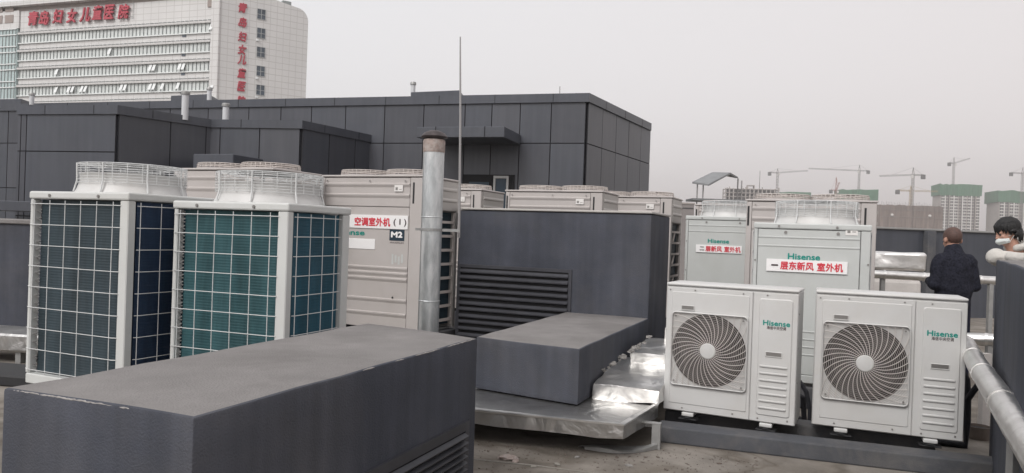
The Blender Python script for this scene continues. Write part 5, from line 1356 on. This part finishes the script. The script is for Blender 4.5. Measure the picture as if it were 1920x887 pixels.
def fuse(bm, name, m_, parent, voxel=.011, smooth=6):
    bmesh.ops.recalc_face_normals(bm, faces=bm.faces); me = bpy.data.meshes.new(name); bm.to_mesh(me); bm.free(); t = bpy.data.objects.new(name + '_tmp', me); COL.objects.link(t)
    r = t.modifiers.new('r', 'REMESH'); r.mode = 'VOXEL'; r.voxel_size = voxel
    s_ = t.modifiers.new('s', 'SMOOTH'); s_.factor = .5; s_.iterations = smooth
    dg = bpy.context.evaluated_depsgraph_get(); dg.update(); m2 = bpy.data.meshes.new_from_object(t.evaluated_get(dg)); bpy.data.objects.remove(t)
    m2.materials.clear(); m2.materials.append(M[m_])
    for p in m2.polygons: p.use_smooth = True
    m2.name = name; o = bpy.data.objects.new(name, m2); COL.objects.link(o); o.parent = parent; return o
def head_shape(bm, c, rot, s=1.0):
    """skull, jaw, brow, nose, lips, chin, ears; the face looks along local -y"""
    T = Matrix.Translation(c) @ rot
    def E(p, r, sub=3): bmesh.ops.create_icosphere(bm, subdivisions=sub, radius=1.0, matrix=T @ Matrix.Translation(Vector(p) * s) @ Matrix.Diagonal((r[0] * s, r[1] * s, r[2] * s, 1)))
    E((0, .012, .035), (.076, .094, .088)); E((0, -.022, -.035), (.060, .066, .082)); E((0, -.048, -.082), (.034, .030, .026))
    E((0, -.078, .018), (.052, .014, .012)); E((0, -.092, -.016), (.011, .016, .026)); E((0, -.100, -.030), (.015, .016, .011))
    E((0, -.082, -.060), (.024, .010, .006)); E((0, -.080, -.070), (.021, .010, .006)); E((-.035, -.064, -.022), (.022, .018, .018)); E((.035, -.064, -.022), (.022, .018, .018))
    for sx in (-1, 1): E((sx * .078, .012, -.004), (.010, .020, .032)); E((sx * .074, .006, -.022), (.008, .012, .014))
def eyes(T, s, parent):
    for sx in (-1, 1):
        mb = MB(); bmesh.ops.create_icosphere(mb.bm, subdivisions=2, radius=.0095 * s, matrix=T @ Matrix.Translation(Vector((sx * .031, -.079, .0)) * s)); mb.build('eye', 'eye', parent, smooth=True)
def hand(bm, wrist, d, palm_n, thumb_side, curl=.5, s=1.0):
    d = Vector(d).normalized(); n = Vector(palm_n).normalized(); sd_ = d.cross(n).normalized() * thumb_side; w_ = Vector(wrist)
    for k in (-.026, -.009, .009, .026): capsule(bm, w_ + sd_ * k * .5 * s, w_ + d * .085 * s + sd_ * k * s, .015 * s, .013 * s, n=10)
    for k, L in ((.028, .068), (.010, .078), (-.009, .072), (-.027, .056)):
        p = w_ + d * .09 * s + sd_ * k * s; dd = d.copy(); r = .0088 * s
        for j in range(3):
            dd = (dd + n * curl * (.35 + .2 * j)).normalized(); q = p + dd * L * s * (.42, .32, .26)[j]; capsule(bm, p, q, r, r * .92, n=8); p = q; r *= .92
    p = w_ + d * .03 * s + sd_ * .03 * s
    for j, L in enumerate((.04, .032, .026)):
        dd = (d * (.6 + .3 * j) + sd_ * (.8 - .4 * j) + n * (.25 + curl * .3)).normalized(); q = p + dd * L * s; capsule(bm, p, q, .0105 * s, .0092 * s, n=8); p = q

# man seen from behind
mp = at_y(1790, 430, 7.9); MH = mp.z
man = empty('person', (mp.x, mp.y, 0)); tag(man, 'man in a dark tweed jacket standing with his back turned, looking down', 'person')
k = MH / 1.70
S = lambda x, y, z: Vector((x * k, y * k, z * k))
hrot = Matrix.Rotation(math.pi, 4, 'Z') @ Matrix.Rotation(R(14), 4, 'X')      # looks along +y, bowed
hc_ = S(.0, .035, 1.585)
bm = bmesh.new(); head_shape(bm, hc_, hrot, 1.10 * k)
capsule(bm, S(0, -.01, 1.40), S(0, .02, 1.54), .062, .056); capsule(bm, S(0, 0, 1.0), S(0, -.01, 1.36), .13, .13, 1.1, .8)
for sx in (-1, 1):
    capsule(bm, S(sx * .155, -.01, 1.36), S(sx * .207, -.03, 1.11), .05, .042); capsule(bm, S(sx * .207, -.03, 1.11), S(sx * .12, .22, 1.14), .042, .03)
    hand(bm, S(sx * .11, .24, 1.14), (-sx * .35, .9, .1), (0, .1, -1) if False else (-sx * .6, .2, -.5), 1 if sx > 0 else -1, .45, k)
    capsule(bm, S(sx * .09, 0, .92), S(sx * .118, .01, .5), .085, .06); capsule(bm, S(sx * .118, .01, .5), S(sx * .125, -.01, .08), .056, .04)
fuse(bm, 'body', 'skin', man, .009, 4)
T = Matrix.Translation(hc_) @ hrot; eyes(T, 1.10 * k, man)
bm = bmesh.new(); hs_ = 1.10 * k
head_shape(bm, hc_, hrot, hs_ * 1.035)
hr = fuse(bm, 'hair', 'hair_brown', man, .007, 4)
bb = bmesh.new(); bb.from_mesh(hr.data); Ti = T.inverted(); kill = []
for v in bb.verts:
    q = Ti @ v.co / hs_; nz_ = random.uniform(-.004, .004)
    if q.z < -.052 + nz_ or (q.y < -.040 + nz_ and q.z < .085 + q.y * .1) or (q.y < .034 + nz_ and q.z < .018 and abs(q.x) > .04): kill.append(v)
bmesh.ops.delete(bb, geom=kill, context='VERTS'); bb.to_mesh(hr.data); bb.free()
hr.modifiers.new('t', 'SOLIDIFY').thickness = .004
bm = bmesh.new()
capsule(bm, S(0, -.005, .86), S(0, -.02, 1.10), .15, .165, 1.18, .80); capsule(bm, S(0, -.02, 1.10), S(0, -.025, 1.30), .165, .150, 1.22, .82)
capsule(bm, S(-.13, -.015, 1.36), S(.13, -.015, 1.36), .088, .088, 1, 1.05)
capsule(bm, S(0, -.02, 1.36), S(0, .008, 1.47), .13, .086, 1.1, .95); capsule(bm, S(0, .0, 1.44), S(0, .012, 1.485), .088, .080)
for sx in (-1, 1):
    capsule(bm, S(sx * .155, -.015, 1.35), S(sx * .212, -.035, 1.11), .078, .062); capsule(bm, S(sx * .212, -.035, 1.11), S(sx * .13, .20, 1.14), .064, .048)
from mathutils import noise as nz
jk = fuse(bm, 'jacket', 'jacket', man, .011, 5)
for v in jk.data.vertices:
    q = v.co; f = nz.noise(Vector((q.x * 7, q.y * 7, q.z * 11))) * .010 + nz.noise(Vector((q.x * 16 + q.z * 9, q.y * 9, q.z * 22))) * .005
    v.co = q + Vector(v.normal) * f
mb = MB(); mb.lathe([(.088, -.01), (.083, .030), (.074, .056), (.066, .056), (.066, 0)], seg=24); 
o = mb.build('collar', 'jacket', man, smooth=True, xform=Matrix.Translation(S(0, .010, 1.46)) @ Matrix.Rotation(R(-14), 4, 'X') @ Matrix.Diagonal((k, k * .95, k, 1)))
bm = bmesh.new()
capsule(bm, S(0, 0, .86), S(0, 0, .95), .135, .14, 1.1, .8)
for sx in (-1, 1):
    capsule(bm, S(sx * .092, 0, .88), S(sx * .118, .01, .5), .095, .080); capsule(bm, S(sx * .118, .01, .5), S(sx * .125, -.01, .09), .078, .066)
fuse(bm, 'trousers', 'trouser', man, .012, 5)
for sx in (-1, 1):
    mb = MB(); ellipsoid(mb.bm, S(sx * .127, .055, .045), (.046, .135, .045)); 
    for v in mb.bm.verts: v.co.z = max(v.co.z, 0.003)
    mb.build('shoe', 'rubber', man, smooth=True)

# masked youth leaning on the wall, face turned to the picture's left
yh = at_y(1889, 437, 6.2)
yo = empty('person', (yh.x + .28, yh.y + .05, 0)); tag(yo, 'youth with black fringe, white mask and cream hoodie leaning on the wall', 'person')
base = Vector((yh.x + .28, yh.y + .05, 0)); H = yh - base
yrot = Matrix.Rotation(R(-97), 4, 'Z') @ Matrix.Rotation(R(14), 4, 'X')
bm = bmesh.new(); head_shape(bm, H, yrot, .9)
yc = Vector((0, 0, 1.40)); shz = H.z - .235
capsule(bm, (H.x + .10, H.y + .0, shz + .03), (H.x + .02, H.y, H.z - .06), .058, .052)
chest = Vector((H.x + .17, H.y, shz - .12)); hip = Vector((H.x + .38, H.y + .08, .92))
capsule(bm, hip, chest, .12, .13, .85, 1.1)
wr = at_y(1907, 482, 5.60) - base; el = at_y(1940, 488, 5.42) - base; shl = Vector((H.x + .16, H.y - .19, shz - .02)); shr = Vector((H.x + .16, H.y + .19, shz - .02))
capsule(bm, shl, el, .05, .04); capsule(bm, el, wr, .038, .028)
wr2 = wr + Vector((.24, .26, -.03)); el2 = el + Vector((.05, .52, .0))
hand(bm, wr + Vector((.0, .03, -.015)), (-.25, .55, -.8), (0, .5, -1), 1, .5, .95)
for sx in (-1, 1): capsule(bm, hip + Vector((0, sx * .09, -.02)), hip + Vector((.02, sx * .1, -.42)), .085, .06); capsule(bm, hip + Vector((.02, sx * .1, -.42)), hip + Vector((.10, sx * .1, -.84)), .055, .04)
capsule(bm, shr, el2, .05, .04); capsule(bm, el2, wr2, .038, .028); hand(bm, wr2, (-1, -.2, -.1), (0, -.4, -1), -1, .5, .95)
fuse(bm, 'body', 'skin', yo, .009, 4)
T = Matrix.Translation(H) @ yrot @ Matrix.Scale(.9, 4); eyes(T, 1.0, yo)
# hair: thick bowl cut with a ragged fringe
bm = bmesh.new(); head_shape(bm, H, yrot, .9)
for v in bm.verts:
    q = T.inverted() @ v.co; up_ = max(0, min(1, (q.z + .09) / .12)); q = Vector((q.x * 1.10, (q.y - .012) * 1.07 + .014, q.z * (1.02 + .10 * up_) + .006)); v.co = T @ q
hy = fuse(bm, 'hair', 'hair_black', yo, .007, 3)
bb = bmesh.new(); bb.from_mesh(hy.data); Ti = T.inverted(); kill = []
for v in bb.verts:
    q = Ti @ v.co; j_ = nz.noise(q * 60) * .012
    if q.z < -.075 + j_ or (q.y < -.030 + j_ and q.z < .040 + j_) or (q.y < .016 + j_ and q.z < .004 + j_): kill.append(v)
    else: v.co = v.co + Vector(v.normal) * nz.noise(Vector((q.x * 40, q.y * 40, q.z * 9))) * .006
bmesh.ops.delete(bb, geom=kill, context='VERTS'); bb.to_mesh(hy.data); bb.free()
hy.modifiers.new('t', 'SOLIDIFY').thickness = -.010
mb = MB()
for k2 in range(70):
    a = random.uniform(-1.75, 1.75); sw = random.uniform(-.12, .12); P_ = []
    tipz = (.020 if abs(a) < 1.1 else -.012) + random.uniform(-.018, .012)
    for t_, sc2 in ((0, .90), (.35, 1.08), (.7, 1.10), (1, 1.08)):
        aa = a + sw * t_; z_ = .105 + (tipz - .105) * t_
        P_.append(T @ Vector((math.sin(aa) * .083 * sc2, .014 - math.cos(aa) * .096 * sc2, z_)))
    mb.tube(P_, [.006, .009, .007, .0015], 6)
for k2 in range(26):
    a = random.uniform(1.9, 4.38); tipz = -.085 + random.uniform(-.012, .012)
    P_ = [T @ Vector((math.sin(a) * .083 * c2, .014 - math.cos(a) * .098 * c2, z_)) for c2, z_ in ((1.06, .02), (1.06, -.04), (.92, tipz))]
    mb.tube(P_, [.008, .008, .002], 6)
mb.build('fringe', 'hair_black', yo, smooth=True)
# mask
mb = MB(); rows = []
for i in range(7):
    zz = -.030 - .066 * i / 6; row = []
    for j in range(13):
        a = R(-78 + 156 * j / 12); rad = .072 + .004 * math.sin(i / 6 * math.pi); bulge = .030 * math.cos(a) ** 6 * math.sin((i + .8) / 7.4 * math.pi)
        row.append(mb.bm.verts.new(T @ Vector((math.sin(a) * rad * .95, -.012 - math.cos(a) * (rad * 1.03 + bulge), zz + .012 * abs(math.sin(a)) * (1 if i > 3 else -1)))))
    rows.append(row)
for A, B in zip(rows, rows[1:]):
    for j in range(12): mb.bm.faces.new((A[j], A[j + 1], B[j + 1], B[j]))
mk = mb.build('mask', 'mask', yo, smooth=True); mk.modifiers.new('t', 'SOLIDIFY').thickness = .003
mb = MB()
for sx in (-1, 1):
    for z1 in (-.022, -.075): mb.tube([T @ Vector((sx * .070, -.030, z1)), T @ Vector((sx * .080, .0, z1 * .5)), T @ Vector((sx * .084, .028, .0))], .0018, 5)
mb.build('ear_loop', 'mask', yo)
# hoodie
bm = bmesh.new()
capsule(bm, hip + Vector((0, 0, -.02)), chest, .155, .165, .85, 1.15); capsule(bm, shl + Vector((0, .06, 0)), shr + Vector((0, -.06, 0)), .088, .088)
capsule(bm, shl, el + Vector((0, 0, .012)), .080, .062); capsule(bm, el + Vector((0, 0, .012)), wr + Vector((-.05, 0.0, -.004)), .052, .040)
capsule(bm, shr, el2 + Vector((0, 0, .012)), .080, .062); capsule(bm, el2 + Vector((0, 0, .012)), wr2 + Vector((.02, 0, .004)), .058, .046)
hd = []
for t in range(15):     # rolled hood round the neck and down the back
    a = R(-150 + 300 * t / 14); hd.append(Vector((H.x + .10 + .085 * math.cos(a) + .02, H.y + .10 * math.sin(a), shz + .150 + .045 * math.cos(a))))
for p, q in zip(hd, hd[1:]): capsule(bm, p, q, .036, .036, n=10)
ellipsoid(bm, Vector((H.x + .24, H.y, shz + .125)), (.10, .13, .11))
ho_ = fuse(bm, 'hoodie', 'hoodie', yo, .010, 4)
for v in ho_.data.vertices:
    q = v.co; v.co = q + Vector(v.normal) * (nz.noise(Vector((q.x * 9, q.y * 12, q.z * 14))) * .012 + nz.noise(Vector((q.x * 8, q.y * 6, q.z * 34))) * .007)
bm = bmesh.new()
capsule(bm, hip + Vector((0, 0, -.06)), hip + Vector((0, 0, .0)), .13, .13, .9, 1.1)
for sx in (-1, 1): capsule(bm, hip + Vector((0, sx * .085, -.03)), hip + Vector((.02, sx * .1, -.42)), .095, .072); capsule(bm, hip + Vector((.02, sx * .1, -.42)), hip + Vector((.10, sx * .1, -.83)), .07, .06)
fuse(bm, 'trousers', 'trouser', yo, .012, 5)
for sx in (-1, 1):
    mb = MB(); ellipsoid(mb.bm, hip + Vector((.05, sx * .1, -.875)), (.135, .046, .045))
    for v in mb.bm.verts: v.co.z = max(v.co.z, 0.003)
    mb.build('shoe', 'rubber', yo, smooth=True)
